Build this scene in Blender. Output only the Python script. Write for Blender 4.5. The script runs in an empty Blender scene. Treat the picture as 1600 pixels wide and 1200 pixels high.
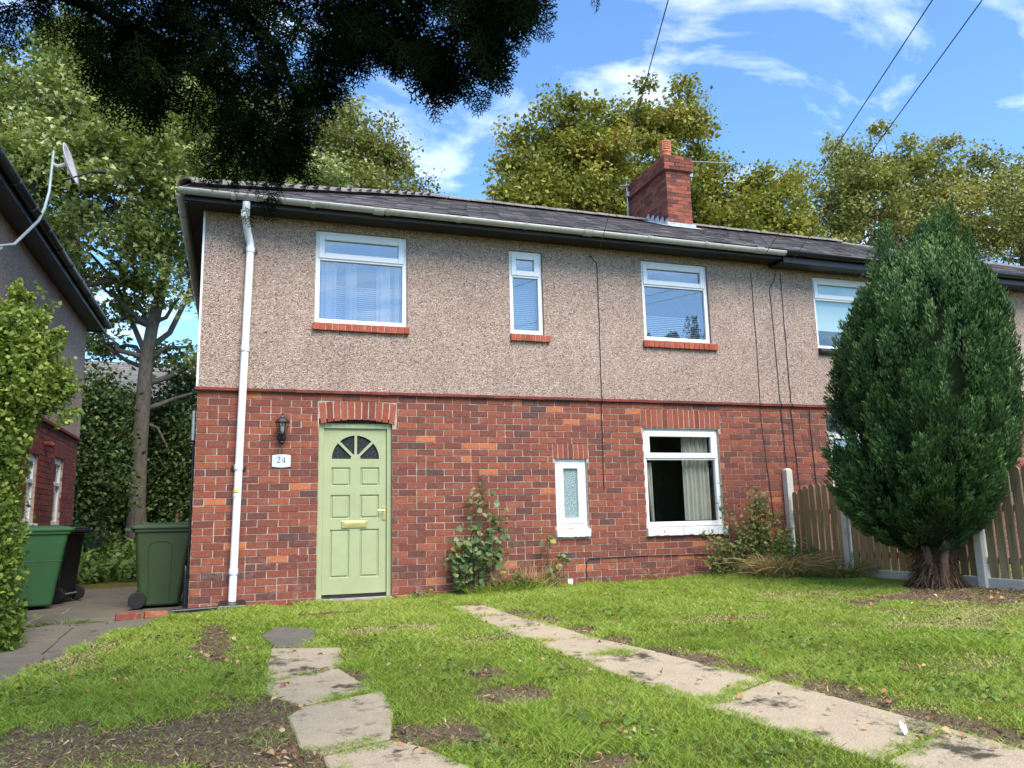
import bpy, bmesh, math, random
import numpy as np
from mathutils import Matrix, Vector
R_ = math.radians
rng = np.random.default_rng(24)
random.seed(24)
sc = bpy.context.scene
col = sc.collection

# ------------------------------------------------------------------ camera
FPX, PITCH, YAW, ROLL = 1243.6, R_(9.778), R_(-19.04), R_(-1.366)
CAM = np.array([0.491, -10.024, 0.918])
FW = np.array([-math.sin(YAW)*math.cos(PITCH), math.cos(YAW)*math.cos(PITCH), math.sin(PITCH)])
_r = np.array([math.cos(YAW), math.sin(YAW), 0.0]); _u = np.cross(_r, FW)
RT = math.cos(ROLL)*_r + math.sin(ROLL)*_u
UP = -math.sin(ROLL)*_r + math.cos(ROLL)*_u
cd = bpy.data.cameras.new('camera'); cam = bpy.data.objects.new('camera', cd); col.objects.link(cam)
cd.sensor_width = 36.0; cd.lens = FPX/1600*36.0; cd.clip_start = 0.05; cd.clip_end = 3000
cam.matrix_world = Matrix(((RT[0], UP[0], -FW[0], CAM[0]), (RT[1], UP[1], -FW[1], CAM[1]), (RT[2], UP[2], -FW[2], CAM[2]), (0, 0, 0, 1)))
cd.dof.use_dof = True; cd.dof.focus_distance = 10.0; cd.dof.aperture_fstop = 8.0
sc.camera = cam

# ------------------------------------------------------------------ world, sun, exposure
SUN_EL, SUN_AZ = R_(52), R_(168)          # azimuth clockwise from +Y
w = bpy.data.worlds.new('World'); sc.world = w; w.use_nodes = True
nt = w.node_tree; nt.nodes.clear()
def WN(t, **k):
    n = nt.nodes.new(t)
    for a, b in k.items(): setattr(n, a, b)
    return n
sky = WN('ShaderNodeTexSky', sky_type='NISHITA', sun_disc=False, sun_elevation=SUN_EL, sun_rotation=SUN_AZ, altitude=100, air_density=1.0, dust_density=0.6, ozone_density=2.5)
tc = WN('ShaderNodeTexCoord'); sp = WN('ShaderNodeSeparateXYZ'); nt.links.new(tc.outputs['Generated'], sp.inputs[0])
za = WN('ShaderNodeMath', operation='ADD'); za.inputs[1].default_value = 0.22; nt.links.new(sp.outputs['Z'], za.inputs[0])
zm = WN('ShaderNodeMath', operation='MAXIMUM'); zm.inputs[1].default_value = 0.05; nt.links.new(za.outputs[0], zm.inputs[0])
dx = WN('ShaderNodeMath', operation='DIVIDE'); dy = WN('ShaderNodeMath', operation='DIVIDE')
nt.links.new(sp.outputs['X'], dx.inputs[0]); nt.links.new(zm.outputs[0], dx.inputs[1])
nt.links.new(sp.outputs['Y'], dy.inputs[0]); nt.links.new(zm.outputs[0], dy.inputs[1])
cb = WN('ShaderNodeCombineXYZ'); nt.links.new(dx.outputs[0], cb.inputs[0]); nt.links.new(dy.outputs[0], cb.inputs[1])
mp = WN('ShaderNodeMapping'); mp.inputs['Location'].default_value = (8.1, 5.7, 0); mp.inputs['Scale'].default_value = (1.0, 1.5, 1)
nt.links.new(cb.outputs[0], mp.inputs['Vector'])
cn = WN('ShaderNodeTexNoise'); cn.inputs['Scale'].default_value = 2.9; cn.inputs['Detail'].default_value = 9; cn.inputs['Roughness'].default_value = 0.58; cn.inputs['Distortion'].default_value = 0.5
nt.links.new(mp.outputs[0], cn.inputs['Vector'])
cr = WN('ShaderNodeValToRGB'); cr.color_ramp.elements[0].position = 0.50; cr.color_ramp.elements[1].position = 0.92; cr.color_ramp.elements[1].color = (.6, .6, .6, 1)
nt.links.new(cn.outputs['Fac'], cr.inputs[0])
tint = WN('ShaderNodeMix', data_type='RGBA', blend_type='MULTIPLY'); tint.inputs[0].default_value = 1.0
tint.inputs[7].default_value = (0.46, 0.60, 0.70, 1); nt.links.new(sky.outputs[0], tint.inputs[6])
mx = WN('ShaderNodeMix', data_type='RGBA'); mx.inputs[7].default_value = (7.8, 7.7, 7.5, 1)
nt.links.new(cr.outputs[0], mx.inputs[0]); nt.links.new(tint.outputs[2], mx.inputs[6])
bg = WN('ShaderNodeBackground'); bg.inputs['Strength'].default_value = 0.15
nt.links.new(mx.outputs[2], bg.inputs['Color'])
wo = WN('ShaderNodeOutputWorld'); nt.links.new(bg.outputs[0], wo.inputs[0])

sd = bpy.data.lights.new('sun', 'SUN'); sun = bpy.data.objects.new('sun', sd); col.objects.link(sun)
sd.energy = 1.9; sd.angle = R_(36); sd.color = (1.0, 0.91, 0.79)
_s = Vector((math.sin(SUN_AZ)*math.cos(SUN_EL), math.cos(SUN_AZ)*math.cos(SUN_EL), math.sin(SUN_EL)))
sun.rotation_euler = _s.to_track_quat('Z', 'Y').to_euler(); sun.location = (-6, -16, 20)

sc.view_settings.view_transform = 'Standard'; sc.view_settings.look = 'None'; sc.view_settings.gamma = 1.0
sc.view_settings.exposure = 1.72
try: sc.view_settings.use_curve_mapping = False
except Exception: pass
sc.render.engine = 'CYCLES'
sc.cycles.max_bounces = 8; sc.cycles.transparent_max_bounces = 12; sc.cycles.use_denoising = True

# ------------------------------------------------------------------ pixel -> world (authoring aid, 1600x1200 photo)
def ray(x, y): return FW + RT*(x-800)/FPX - UP*(y-600)/FPX
def atY(x, y, Y): d = ray(x, y); return CAM + d*(Y-CAM[1])/d[1]
def atX(x, y, X): d = ray(x, y); return CAM + d*(X-CAM[0])/d[0]
def sstep(a, b, x): t = np.clip((np.asarray(x, float)-a)/(b-a), 0, 1); return t*t*(3-2*t)

# ------------------------------------------------------------------ terrain height
EDGE_Y = np.array([-9, -6, -3.1, -2.0, -0.84, -0.30, 0.0]); EDGE_X = np.array([-2.6, -1.75, -1.10, -0.88, -0.52, 0.10, 1.3])
def path_mask(x, y):
    x = np.asarray(x, float); y = np.asarray(y, float)
    e = np.interp(y, EDGE_Y, EDGE_X)
    front = sstep(0.05, -0.05, x-e)*(y < 0.0)
    side = (y >= 0.0)*(y < 6.0)*(x < 0.02)
    return np.maximum(front, side)*(x > -2.42)
def lawn(x, y):
    x = np.asarray(x, float); y = np.asarray(y, float)
    base = np.interp(x, [-3, -.6, 0, 2.5, 4.5, 7.5], [-.02, -.01, 0.0, .015, .06, .10])
    slope = np.interp(x, [-2, 4, 8], [.045, .048, .006])
    z = base + np.maximum(np.minimum(y+.5, 0), -14)*slope
    z = z + np.interp(y, [6, 8.5, 13, 20], [0, 0, .5, .8])
    return z
def ground_z(x, y):
    return lawn(x, y) - 0.09*path_mask(x, y) + 0.003*np.sin(np.asarray(x)*2.3+np.asarray(y)*1.1)*(np.asarray(y) < -.3) 
def gz(x, y): return float(ground_z(x, y))
def at_ground(px, py):
    P = None; z = 0.0
    for _ in range(25):
        d = ray(px, py); t = (z-CAM[2])/d[2]; P = CAM+t*d; z = float(lawn(P[0], P[1]))
    return P
# value noise (numpy) for masks and scatter
_tab = rng.random((64, 64))
def vnoise(x, y, s):
    x = np.asarray(x, float)*s+100.3; y = np.asarray(y, float)*s+57.7
    xi = np.floor(x).astype(int); yi = np.floor(y).astype(int); fx = x-xi; fy = y-yi
    fx = fx*fx*(3-2*fx); fy = fy*fy*(3-2*fy)
    a = _tab[xi % 64, yi % 64]; b = _tab[(xi+1) % 64, yi % 64]; c = _tab[xi % 64, (yi+1) % 64]; d = _tab[(xi+1) % 64, (yi+1) % 64]
    return (a*(1-fx)+b*fx)*(1-fy)+(c*(1-fx)+d*fx)*fy

# ------------------------------------------------------------------ materials
def newmat(name):
    m = bpy.data.materials.new(name); m.use_nodes = True; t = m.node_tree; t.nodes.clear()
    o = t.nodes.new('ShaderNodeOutputMaterial'); b = t.nodes.new('ShaderNodeBsdfPrincipled'); t.links.new(b.outputs[0], o.inputs[0])
    return m, t, b, o
def nd(t, ty, **k):
    n = t.nodes.new(ty)
    for a, v in k.items(): setattr(n, a, v)
    return n
def pos(t): return nd(t, 'ShaderNodeNewGeometry').outputs['Position']
def noise(t, scale, detail=4, rough=.55, vec=None, dist=0):
    n = nd(t, 'ShaderNodeTexNoise'); n.inputs['Scale'].default_value = scale; n.inputs['Detail'].default_value = detail
    n.inputs['Roughness'].default_value = rough; n.inputs['Distortion'].default_value = dist
    t.links.new(vec if vec is not None else pos(t), n.inputs['Vector']); return n.outputs['Fac']
def ramp(t, fac, stops, interp='LINEAR'):
    r = nd(t, 'ShaderNodeValToRGB'); r.color_ramp.interpolation = interp
    e = r.color_ramp.elements
    while len(e) > 1: e.remove(e[-1])
    e[0].position = stops[0][0]; e[0].color = (*stops[0][1], 1)
    for p, c in stops[1:]:
        q = e.new(p); q.color = (*c, 1)
    t.links.new(fac, r.inputs[0]); return r.outputs[0]
def mixc(t, fac, a, b, mode='MIX'):
    m = nd(t, 'ShaderNodeMix', data_type='RGBA', blend_type=mode)
    if isinstance(fac, (int, float)): m.inputs[0].default_value = fac
    else: t.links.new(fac, m.inputs[0])
    for s, v in ((6, a), (7, b)):
        if isinstance(v, tuple): m.inputs[s].default_value = (*v, 1)
        else: t.links.new(v, m.inputs[s])
    return m.outputs[2]
def bump(t, b, h, strength, dist=.01):
    n = nd(t, 'ShaderNodeBump'); n.inputs['Strength'].default_value = strength; n.inputs['Distance'].default_value = dist
    t.links.new(h, n.inputs['Height']); t.links.new(n.outputs[0], b.inputs['Normal'])
def mathn(t, op, a, b=None):
    m = nd(t, 'ShaderNodeMath', operation=op)
    for i, v in enumerate((a, b)):
        if v is None: continue
        if isinstance(v, (int, float)): m.inputs[i].default_value = v
        else: t.links.new(v, m.inputs[i])
    return m.outputs[0]
def sc3(c, k): return tuple(min(1, x*k) for x in c)
def plain(name, c, rough=.6, var=.18, scale=6, bmp=0, bscale=40, metal=0, spec=.5, dirt=None, dscale=2.5, dlo=.5, dhi=.75):
    m, t, b, o = newmat(name)
    f = noise(t, scale, 5)
    cc = ramp(t, f, [(.3, sc3(c, 1-var)), (.7, sc3(c, 1+var))])
    if dirt: cc = mixc(t, ramp(t, noise(t, dscale, 7, .65), [(dlo, (0, 0, 0)), (dhi, (1, 1, 1))]), cc, dirt)
    t.links.new(cc, b.inputs['Base Color']); b.inputs['Roughness'].default_value = rough; b.inputs['Metallic'].default_value = metal
    b.inputs['Specular IOR Level'].default_value = spec
    if bmp: bump(t, b, noise(t, bscale, 4), bmp)
    return m
def attr(t, n='tint'):
    a = nd(t, 'ShaderNodeAttribute'); a.attribute_name = n; return a.outputs['Fac']
def leafmat(name, stops, rough=.5, trans=.35, spec=.35):
    m, t, b, o = newmat(name)
    c = ramp(t, attr(t), stops)
    c = mixc(t, .35, c, ramp(t, noise(t, 1.3, 3), [(.3, (.35, .35, .35)), (.7, (1, 1, 1))]), 'MULTIPLY') if False else c
    t.links.new(c, b.inputs['Base Color']); b.inputs['Roughness'].default_value = rough; b.inputs['Specular IOR Level'].default_value = spec
    if trans:
        tr = nd(t, 'ShaderNodeBsdfTranslucent'); t.links.new(mixc(t, 1.0, c, (1.0, 1.0, .55), 'MULTIPLY'), tr.inputs[0])
        mxs = nd(t, 'ShaderNodeMixShader'); mxs.inputs[0].default_value = trans
        t.links.new(b.outputs[0], mxs.inputs[1]); t.links.new(tr.outputs[0], mxs.inputs[2]); t.links.new(mxs.outputs[0], o.inputs[0])
    return m
MT = {}
def brick_mat(name, stops, wash=.6):
    m, t, b, o = newmat(name)
    c = ramp(t, attr(t), stops)
    c = mixc(t, .8, c, ramp(t, noise(t, 28, 5, .65), [(.25, (.55, .52, .5)), (.7, (1.12, 1.1, 1.08))]), 'MULTIPLY')
    # soot freckles and pale mortar smears
    c = mixc(t, ramp(t, noise(t, 95, 3, .6), [(.64, (0, 0, 0)), (.74, (.7, .7, .7))]), c, (.09, .05, .045))
    sp_ = nd(t, 'ShaderNodeSeparateXYZ'); t.links.new(pos(t), sp_.inputs[0])
    low = ramp(t, sp_.outputs['Z'], [(0.0, (1, 1, 1)), (.75, (.25, .25, .25))])
    sm = ramp(t, noise(t, 7, 8, .7), [(.52, (0, 0, 0)), (.8, (wash, wash, wash))])
    c = mixc(t, mixc(t, 1.0, sm, low, 'MULTIPLY'), c, (.46, .36, .31))
    t.links.new(c, b.inputs['Base Color']); b.inputs['Roughness'].default_value = .85; b.inputs['Specular IOR Level'].default_value = .25
    bump(t, b, noise(t, 120, 5, .7), .5, .006)
    return m
BR = [(0, (.105, .06, .055)), (.07, (.125, .06, .052)), (.12, (.15, .058, .046)), (.3, (.195, .062, .044)), (.45, (.235, .072, .048)), (.7, (.275, .083, .050)), (.86, (.325, .100, .054)), (.92, (.38, .13, .065)), (.95, (.45, .15, .065)), (1, (.49, .165, .07))]
MT['brick'] = brick_mat('brick', BR)
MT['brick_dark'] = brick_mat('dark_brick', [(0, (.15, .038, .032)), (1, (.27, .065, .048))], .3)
MT['chim_brick'] = brick_mat('chimney_brick', [(0, (.10, .045, .04)), (.4, (.22, .07, .045)), (1, (.34, .10, .055))], .5)
MT['mortar'] = plain('mortar', (.45, .365, .295), .95, .28, 30, .5, 160, spec=.15, dirt=(.17, .13, .11), dscale=5, dlo=.5, dhi=.8)
MT['chim_mortar'] = plain('chimney_mortar', (.17, .13, .12), .95, .3, 30, .4, 160, spec=.1)
def pebble(name, k=1.0):
    m, t, b, o = newmat(name)
    v = nd(t, 'ShaderNodeTexVoronoi'); v.inputs['Scale'].default_value = 92; v.inputs['Randomness'].default_value = 1; t.links.new(pos(t), v.inputs['Vector'])
    hs = nd(t, 'ShaderNodeSeparateColor'); t.links.new(v.outputs['Color'], hs.inputs[0])
    c = ramp(t, hs.outputs[0], [(0, sc3((.12, .080, .072), k)), (.12, sc3((.22, .145, .12), k)), (.15, sc3((.34, .245, .19), k)), (.45, sc3((.43, .312, .25), k)), (.75, sc3((.51, .383, .307), k)), (.9, sc3((.58, .48, .40), k)), (1, sc3((.74, .65, .58), k))])
    c = mixc(t, ramp(t, v.outputs['Distance'], [(.6, (0, 0, 0)), (.95, (.8, .8, .8))]), c, sc3((.14, .095, .08), k))
    c = mixc(t, .55, c, ramp(t, noise(t, 1.1, 6, .6), [(.3, (.72, .68, .66)), (.7, (1.1, 1.08, 1.06))]), 'MULTIPLY')
    # rain streaks: stretched noise
    mpn = nd(t, 'ShaderNodeMapping'); mpn.inputs['Scale'].default_value = (5, 5, .35); t.links.new(pos(t), mpn.inputs['Vector'])
    c = mixc(t, ramp(t, noise(t, 1.0, 6, .6, mpn.outputs[0]), [(.56, (0, 0, 0)), (.8, (.4, .4, .4))]), c, sc3((.17, .13, .11), k))
    t.links.new(c, b.inputs['Base Color']); b.inputs['Roughness'].default_value = .9; b.inputs['Specular IOR Level'].default_value = .2
    bump(t, b, mathn(t, 'SUBTRACT', 1.0, v.outputs['Distance']), .9, .012)
    return m
MT['pebble'] = pebble('pebbledash'); MT['pebble2'] = pebble('pebbledash_side', 1.12)
def slate_mat():
    m, t, b, o = newmat('slate')
    c = ramp(t, attr(t), [(0, (.06, .05, .054)), (.5, (.115, .095, .096)), (.8, (.155, .13, .125)), (1, (.21, .185, .17))])
    c = mixc(t, ramp(t, noise(t, 9, 7, .7), [(.5, (0, 0, 0)), (.75, (.6, .6, .6))]), c, (.155, .14, .115))
    t.links.new(c, b.inputs['Base Color']); b.inputs['Roughness'].default_value = .7; bump(t, b, noise(t, 60, 5), .4, .006)
    return m
MT['slate'] = slate_mat()
MT['ridge'] = plain('ridge_tile_clay', (.20, .17, .15), .85, .3, 8, .4, 60, dirt=(.08, .07, .06), dscale=6)
MT['white'] = plain('white_upvc', (.78, .79, .79), .32, .03, 3, spec=.5, dirt=(.60, .59, .55), dscale=3.5, dlo=.55, dhi=.95)
MT['whitepaint'] = plain('flaking_white_paint', (.80, .79, .76), .6, .06, 9, .5, 40, dirt=(.33, .20, .15), dscale=9, dlo=.63, dhi=.68)
MT['pipe'] = plain('white_pvc_pipe', (.84, .86, .88), .35, .04, 4, spec=.45, dirt=(.62, .62, .58), dscale=5, dlo=.6, dhi=.95)
MT['gutter'] = plain('weathered_gutter', (.44, .43, .37), .55, .18, 7, .1, 30, dirt=(.17, .17, .13), dscale=7, dlo=.5, dhi=.8)
MT['blackpaint'] = plain('black_paint', (.012, .012, .014), .4, .3, 7, .2, 30, dirt=(.028, .027, .026), dscale=6, dlo=.55, dhi=.85)
MT['blackpvc'] = plain('black_plastic', (.014, .015, .017), .35, .2, 6)
MT['darkvoid'] = plain('dark_timber_and_gap_shade', (.02, .018, .016), .9, .3, 6)  # dark timber; also colours the shade strips in the door gaps
MT['green'] = plain('sage_green_paint', (.345, .385, .205), .42, .05, 4, .05, 60, spec=.4, dirt=(.31, .345, .185), dscale=5)
MT['sillred'] = brick_mat('red_sill_brick', [(0, (.33, .075, .045)), (1, (.46, .11, .06))], .5)
MT['soldier'] = brick_mat('soldier_brick', [(0, (.20, .055, .042)), (.5, (.29, .075, .046)), (1, (.33, .10, .06))], .3)
MT['lead'] = plain('lead_flashing', (.36, .39, .41), .5, .25, 14, .3, 40, dirt=(.62, .63, .63), dscale=9)
MT['terracotta'] = plain('terracotta', (.46, .15, .075), .75, .2, 14, .2, 60)
MT['brass'] = plain('brass', (.56, .42, .17), .3, .15, 20, metal=.85)
MT['steel'] = plain('galvanised_steel', (.26, .31, .31), .5, .15, 15, metal=.3)
MT['blackmetal'] = plain('black_cast_metal', (.018, .019, .021), .38, .25, 20, .15, 90)
MT['stone'] = plain('worn_stone', (.23, .20, .155), .9, .25, 10, .5, 60, dirt=(.10, .09, .06), dscale=6)
def concrete(name, c, moss=True, mossthr=.60):
    m, t, b, o = newmat(name)
    f = noise(t, 5, 8, .7)
    cc = ramp(t, f, [(.25, sc3(c, .62)), (.5, c), (.75, sc3(c, 1.22))])
    cc = mixc(t, ramp(t, noise(t, 130, 3, .6), [(.42, (0, 0, 0)), (.60, (.8, .8, .8))]), cc, sc3(c, 1.55))
    cc = mixc(t, ramp(t, noise(t, 210, 2, .6), [(.60, (0, 0, 0)), (.68, (.8, .8, .8))]), cc, sc3(c, .4))
    if moss:
        cc = mixc(t, ramp(t, noise(t, 3.2, 9, .72), [(mossthr, (0, 0, 0)), (mossthr+.09, (.92, .92, .92))]), cc, (.035, .03, .017))
    t.links.new(cc, b.inputs['Base Color']); b.inputs['Roughness'].default_value = .93; b.inputs['Specular IOR Level'].default_value = .2
    bump(t, b, noise(t, 140, 6, .7), .6, .006)
    return m
MT['slab'] = concrete('concrete_slab', (.34, .272, .185), True, .535)
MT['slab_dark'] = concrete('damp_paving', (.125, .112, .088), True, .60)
MT['concrete'] = concrete('concrete_post', (.50, .455, .385), False)
def wood(name, c):
    m, t, b, o = newmat(name)
    mpn = nd(t, 'ShaderNodeMapping'); mpn.inputs['Scale'].default_value = (22, 22, 1.3); t.links.new(pos(t), mpn.inputs['Vector'])
    g = noise(t, 1.6, 7, .65, mpn.outputs[0], .6)
    a = attr(t)
    cc = ramp(t, g, [(.25, sc3(c, .42)), (.5, c), (.75, sc3(c, 1.45))])
    cc = mixc(t, .8, cc, ramp(t, a, [(0, (.68, .70, .62)), (1, (1.15, 1.1, 1.05))]), 'MULTIPLY')
    cc = mixc(t, ramp(t, noise(t, 3.5, 6, .65), [(.5, (0, 0, 0)), (.8, (.5, .5, .5))]), cc, (.10, .105, .055))
    t.links.new(cc, b.inputs['Base Color']); b.inputs['Roughness'].default_value = .85; bump(t, b, g, .5, .006)
    return m
MT['wood'] = wood('weathered_timber', (.36, .235, .115)); MT['wood2'] = wood('grey_timber', (.31, .225, .13))
def bark(name, c):
    m, t, b, o = newmat(name)
    mpn = nd(t, 'ShaderNodeMapping'); mpn.inputs['Scale'].default_value = (9, 9, 3); t.links.new(pos(t), mpn.inputs['Vector'])
    g = noise(t, 1.5, 8, .7, mpn.outputs[0], .4)
    t.links.new(ramp(t, g, [(.25, sc3(c, .35)), (.5, c), (.75, sc3(c, 1.7))]), b.inputs['Base Color']); b.inputs['Roughness'].default_value = .92
    bump(t, b, g, .9, .04); return m
MT['bark'] = bark('bark', (.085, .072, .052)); MT['bark_red'] = bark('cypress_bark', (.15, .09, .062)); MT['twig'] = plain('twig', (.10, .065, .04), .85, .3, 20)
MT['binwood'] = None
MT['bin_green'] = plain('green_bin_plastic', (.030, .105, .032), .42, .12, 3, .06, 150, dirt=(.045, .085, .05), dscale=4, dlo=.55, dhi=.9)
MT['bin_dgreen'] = plain('dark_green_bin_plastic', (.034, .062, .022), .5, .12, 3, .06, 150, dirt=(.05, .065, .04), dscale=4, dlo=.55, dhi=.9)
MT['bin_black'] = plain('black_bin_plastic', (.009, .009, .011), .36, .12, 3, .05, 150)
MT['hub'] = plain('grey_hub', (.30, .30, .29), .5, .1, 20)
MT['rubber'] = plain('tyre_rubber', (.012, .012, .013), .75, .2, 30)
MT['curtain'] = plain('cream_curtain', (.62, .57, .46), .9, .1, 5)
MT['net'] = plain('white_curtain', (.55, .56, .62), .9, .08, 5)
MT['blind'] = plain('white_blind', (.62, .66, .70), .6, .05, 5)
MT['palegreen'] = plain('pale_green_roller_blind', (.52, .66, .58), .7, .03, 3)
MT['inside'] = plain('dim_plaster', (.30, .285, .26), .9, .1, 2)
MT['sign'] = plain('pale_blue_enamel', (.60, .66, .68), .35, .04, 8)
MT['ink'] = plain('dark_ink', (.035, .045, .055), .5, .1, 5)
MT['yellow'] = plain('yellow_sticker', (.75, .62, .08), .5, .1, 30)
MT['dishgrey'] = plain('grey_enamel_dish', (.48, .45, .42), .5, .08, 8, dirt=(.30, .26, .22), dscale=8)
MT['roofold'] = plain('old_roof_slate', (.20, .18, .165), .85, .25, 3, .3, 30)
MT['cream'] = plain('cream_render', (.46, .40, .33), .9, .1, 2)
def glass(name, refl, tintc, bumpy=0, rough=.0, body=None):
    m, t, b, o = newmat(name)
    t.nodes.remove(b)
    tr = nd(t, 'ShaderNodeBsdfTransparent'); tr.inputs[0].default_value = (*tintc, 1)
    gl = nd(t, 'ShaderNodeBsdfGlossy'); gl.inputs['Roughness'].default_value = rough; gl.inputs[0].default_value = (.86, .86, .84, 1)
    lw = nd(t, 'ShaderNodeLayerWeight'); lw.inputs['Blend'].default_value = .5
    f = mathn(t, 'ADD', mathn(t, 'MULTIPLY', mathn(t, 'POWER', lw.outputs['Facing'], 4.0), .6), refl)
    ms = nd(t, 'ShaderNodeMixShader'); t.links.new(f, ms.inputs[0]); t.links.new(tr.outputs[0], ms.inputs[1]); t.links.new(gl.outputs[0], ms.inputs[2])
    if bumpy:
        v = nd(t, 'ShaderNodeTexVoronoi'); v.inputs['Scale'].default_value = 70; t.links.new(pos(t), v.inputs['Vector'])
        bn = nd(t, 'ShaderNodeBump'); bn.inputs['Strength'].default_value = bumpy; bn.inputs['Distance'].default_value = .02; t.links.new(v.outputs['Distance'], bn.inputs['Height'])
        t.links.new(bn.outputs[0], gl.inputs['Normal'])
    if body:
        df = nd(t, 'ShaderNodeBsdfDiffuse'); t.links.new(ramp(t, noise(t, 75, 4, .8), [(.38, sc3(body, .35)), (.5, body), (.64, sc3(body, 2.2))]), df.inputs[0]); t.links.new(df.outputs[0], ms.inputs[1])
    t.links.new(ms.outputs[0], o.inputs[0]); return m
MT['glass'] = glass('window_glass', .11, (.90, .93, .94))
MT['glass_up'] = glass('window_glass_reflective', .20, (.72, .76, .80), 0)
MT['obscure'] = glass('obscured_glass', .05, (1, 1, 1), 1.0, .12, (.22, .29, .29))
MT['obscure_dark'] = glass('dark_obscured_glass', .04, (1, 1, 1), 1.0, .15, (.022, .028, .034))
MT['lampglass'] = glass('lamp_glass', .10, (.85, .85, .80), .4, .1)
GREENS = dict(
 syc=[(0, (.055, .085, .016)), (.4, (.14, .19, .040)), (.75, (.28, .33, .10)), (1, (.50, .54, .26))],
 dark=[(0, (.022, .046, .012)), (.6, (.058, .10, .028)), (1, (.14, .19, .06))],
 gold=[(0, (.09, .105, .018)), (.45, (.24, .26, .042)), (.8, (.42, .40, .08)), (.93, (.25, .15, .03)), (1, (.22, .09, .025))],
 gold2=[(0, (.075, .085, .018)), (.5, (.26, .28, .075)), (.85, (.47, .46, .16)), (1, (.26, .19, .06))],
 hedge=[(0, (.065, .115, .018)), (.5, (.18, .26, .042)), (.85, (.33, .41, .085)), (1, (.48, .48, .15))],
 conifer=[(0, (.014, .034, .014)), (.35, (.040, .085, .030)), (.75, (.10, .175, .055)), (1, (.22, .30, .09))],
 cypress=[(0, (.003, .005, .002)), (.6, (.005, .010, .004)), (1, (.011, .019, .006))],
 rose=[(0, (.05, .085, .025)), (.5, (.14, .20, .075)), (.85, (.27, .34, .16)), (1, (.40, .37, .09))],
 weed=[(0, (.09, .13, .03)), (.5, (.22, .27, .075)), (.8, (.36, .33, .12)), (1, (.50, .31, .14))],
 straw=[(0, (.20, .17, .05)), (.3, (.40, .27, .10)), (.7, (.60, .43, .19)), (1, (.68, .55, .30))],
 grass=[(0, (.13, .20, .020)), (.4, (.30, .42, .050)), (.75, (.46, .55, .11)), (.9, (.52, .50, .16)), (1, (.66, .54, .30))],
 cover=[(0, (.05, .10, .02)), (.6, (.13, .21, .045)), (1, (.25, .32, .09))],
 litter=[(0, (.05, .030, .02)), (.35, (.12, .075, .045)), (.7, (.25, .155, .09)), (.9, (.44, .27, .15)), (1, (.60, .44, .28))],
 fallen=[(0, (.20, .075, .03)), (.5, (.42, .20, .09)), (.8, (.52, .32, .16)), (1, (.50, .42, .22))])
for k_, s_ in GREENS.items():
    MT[k_] = leafmat('leaf_'+k_, s_, trans={'conifer': .08, 'cypress': .0, 'litter': .05, 'fallen': .2, 'straw': .25, 'grass': .35, 'dark': .2}.get(k_, .35), spec={'conifer': .12, 'dark': .15, 'rose': .2, 'cypress': .0, 'litter': .1}.get(k_, .35), rough=.55)
MT['core'] = plain('dark_core_and_boughs', (.016, .026, .011), 1, .4, 9, .8, 20, spec=.05)  # dark colour of the conifer's solid core, reused on the cypress boughs
def ground_mat():
    m, t, b, o = newmat('lawn_soil')
    n1 = noise(t, 1.6, 7, .65); n2 = noise(t, 45, 5, .7)
    c = ramp(t, n1, [(.3, (.075, .085, .02)), (.55, (.13, .135, .035)), (.75, (.20, .155, .075))])
    c = mixc(t, .7, c, ramp(t, n2, [(.25, (.3, .27, .25)), (.7, (1.2, 1.1, 1.0))]), 'MULTIPLY')
    a = attr(t, 'bare')
    c = mixc(t, a, c, ramp(t, noise(t, 60, 6, .75), [(.25, (.05, .034, .024)), (.5, (.16, .11, .075)), (.75, (.38, .27, .18))]))
    t.links.new(c, b.inputs['Base Color']); b.inputs['Roughness'].default_value = 1; b.inputs['Specular IOR Level'].default_value = .1
    bump(t, b, noise(t, 50, 6, .7), .9, .03); return m
MT['ground'] = ground_mat()

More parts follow.
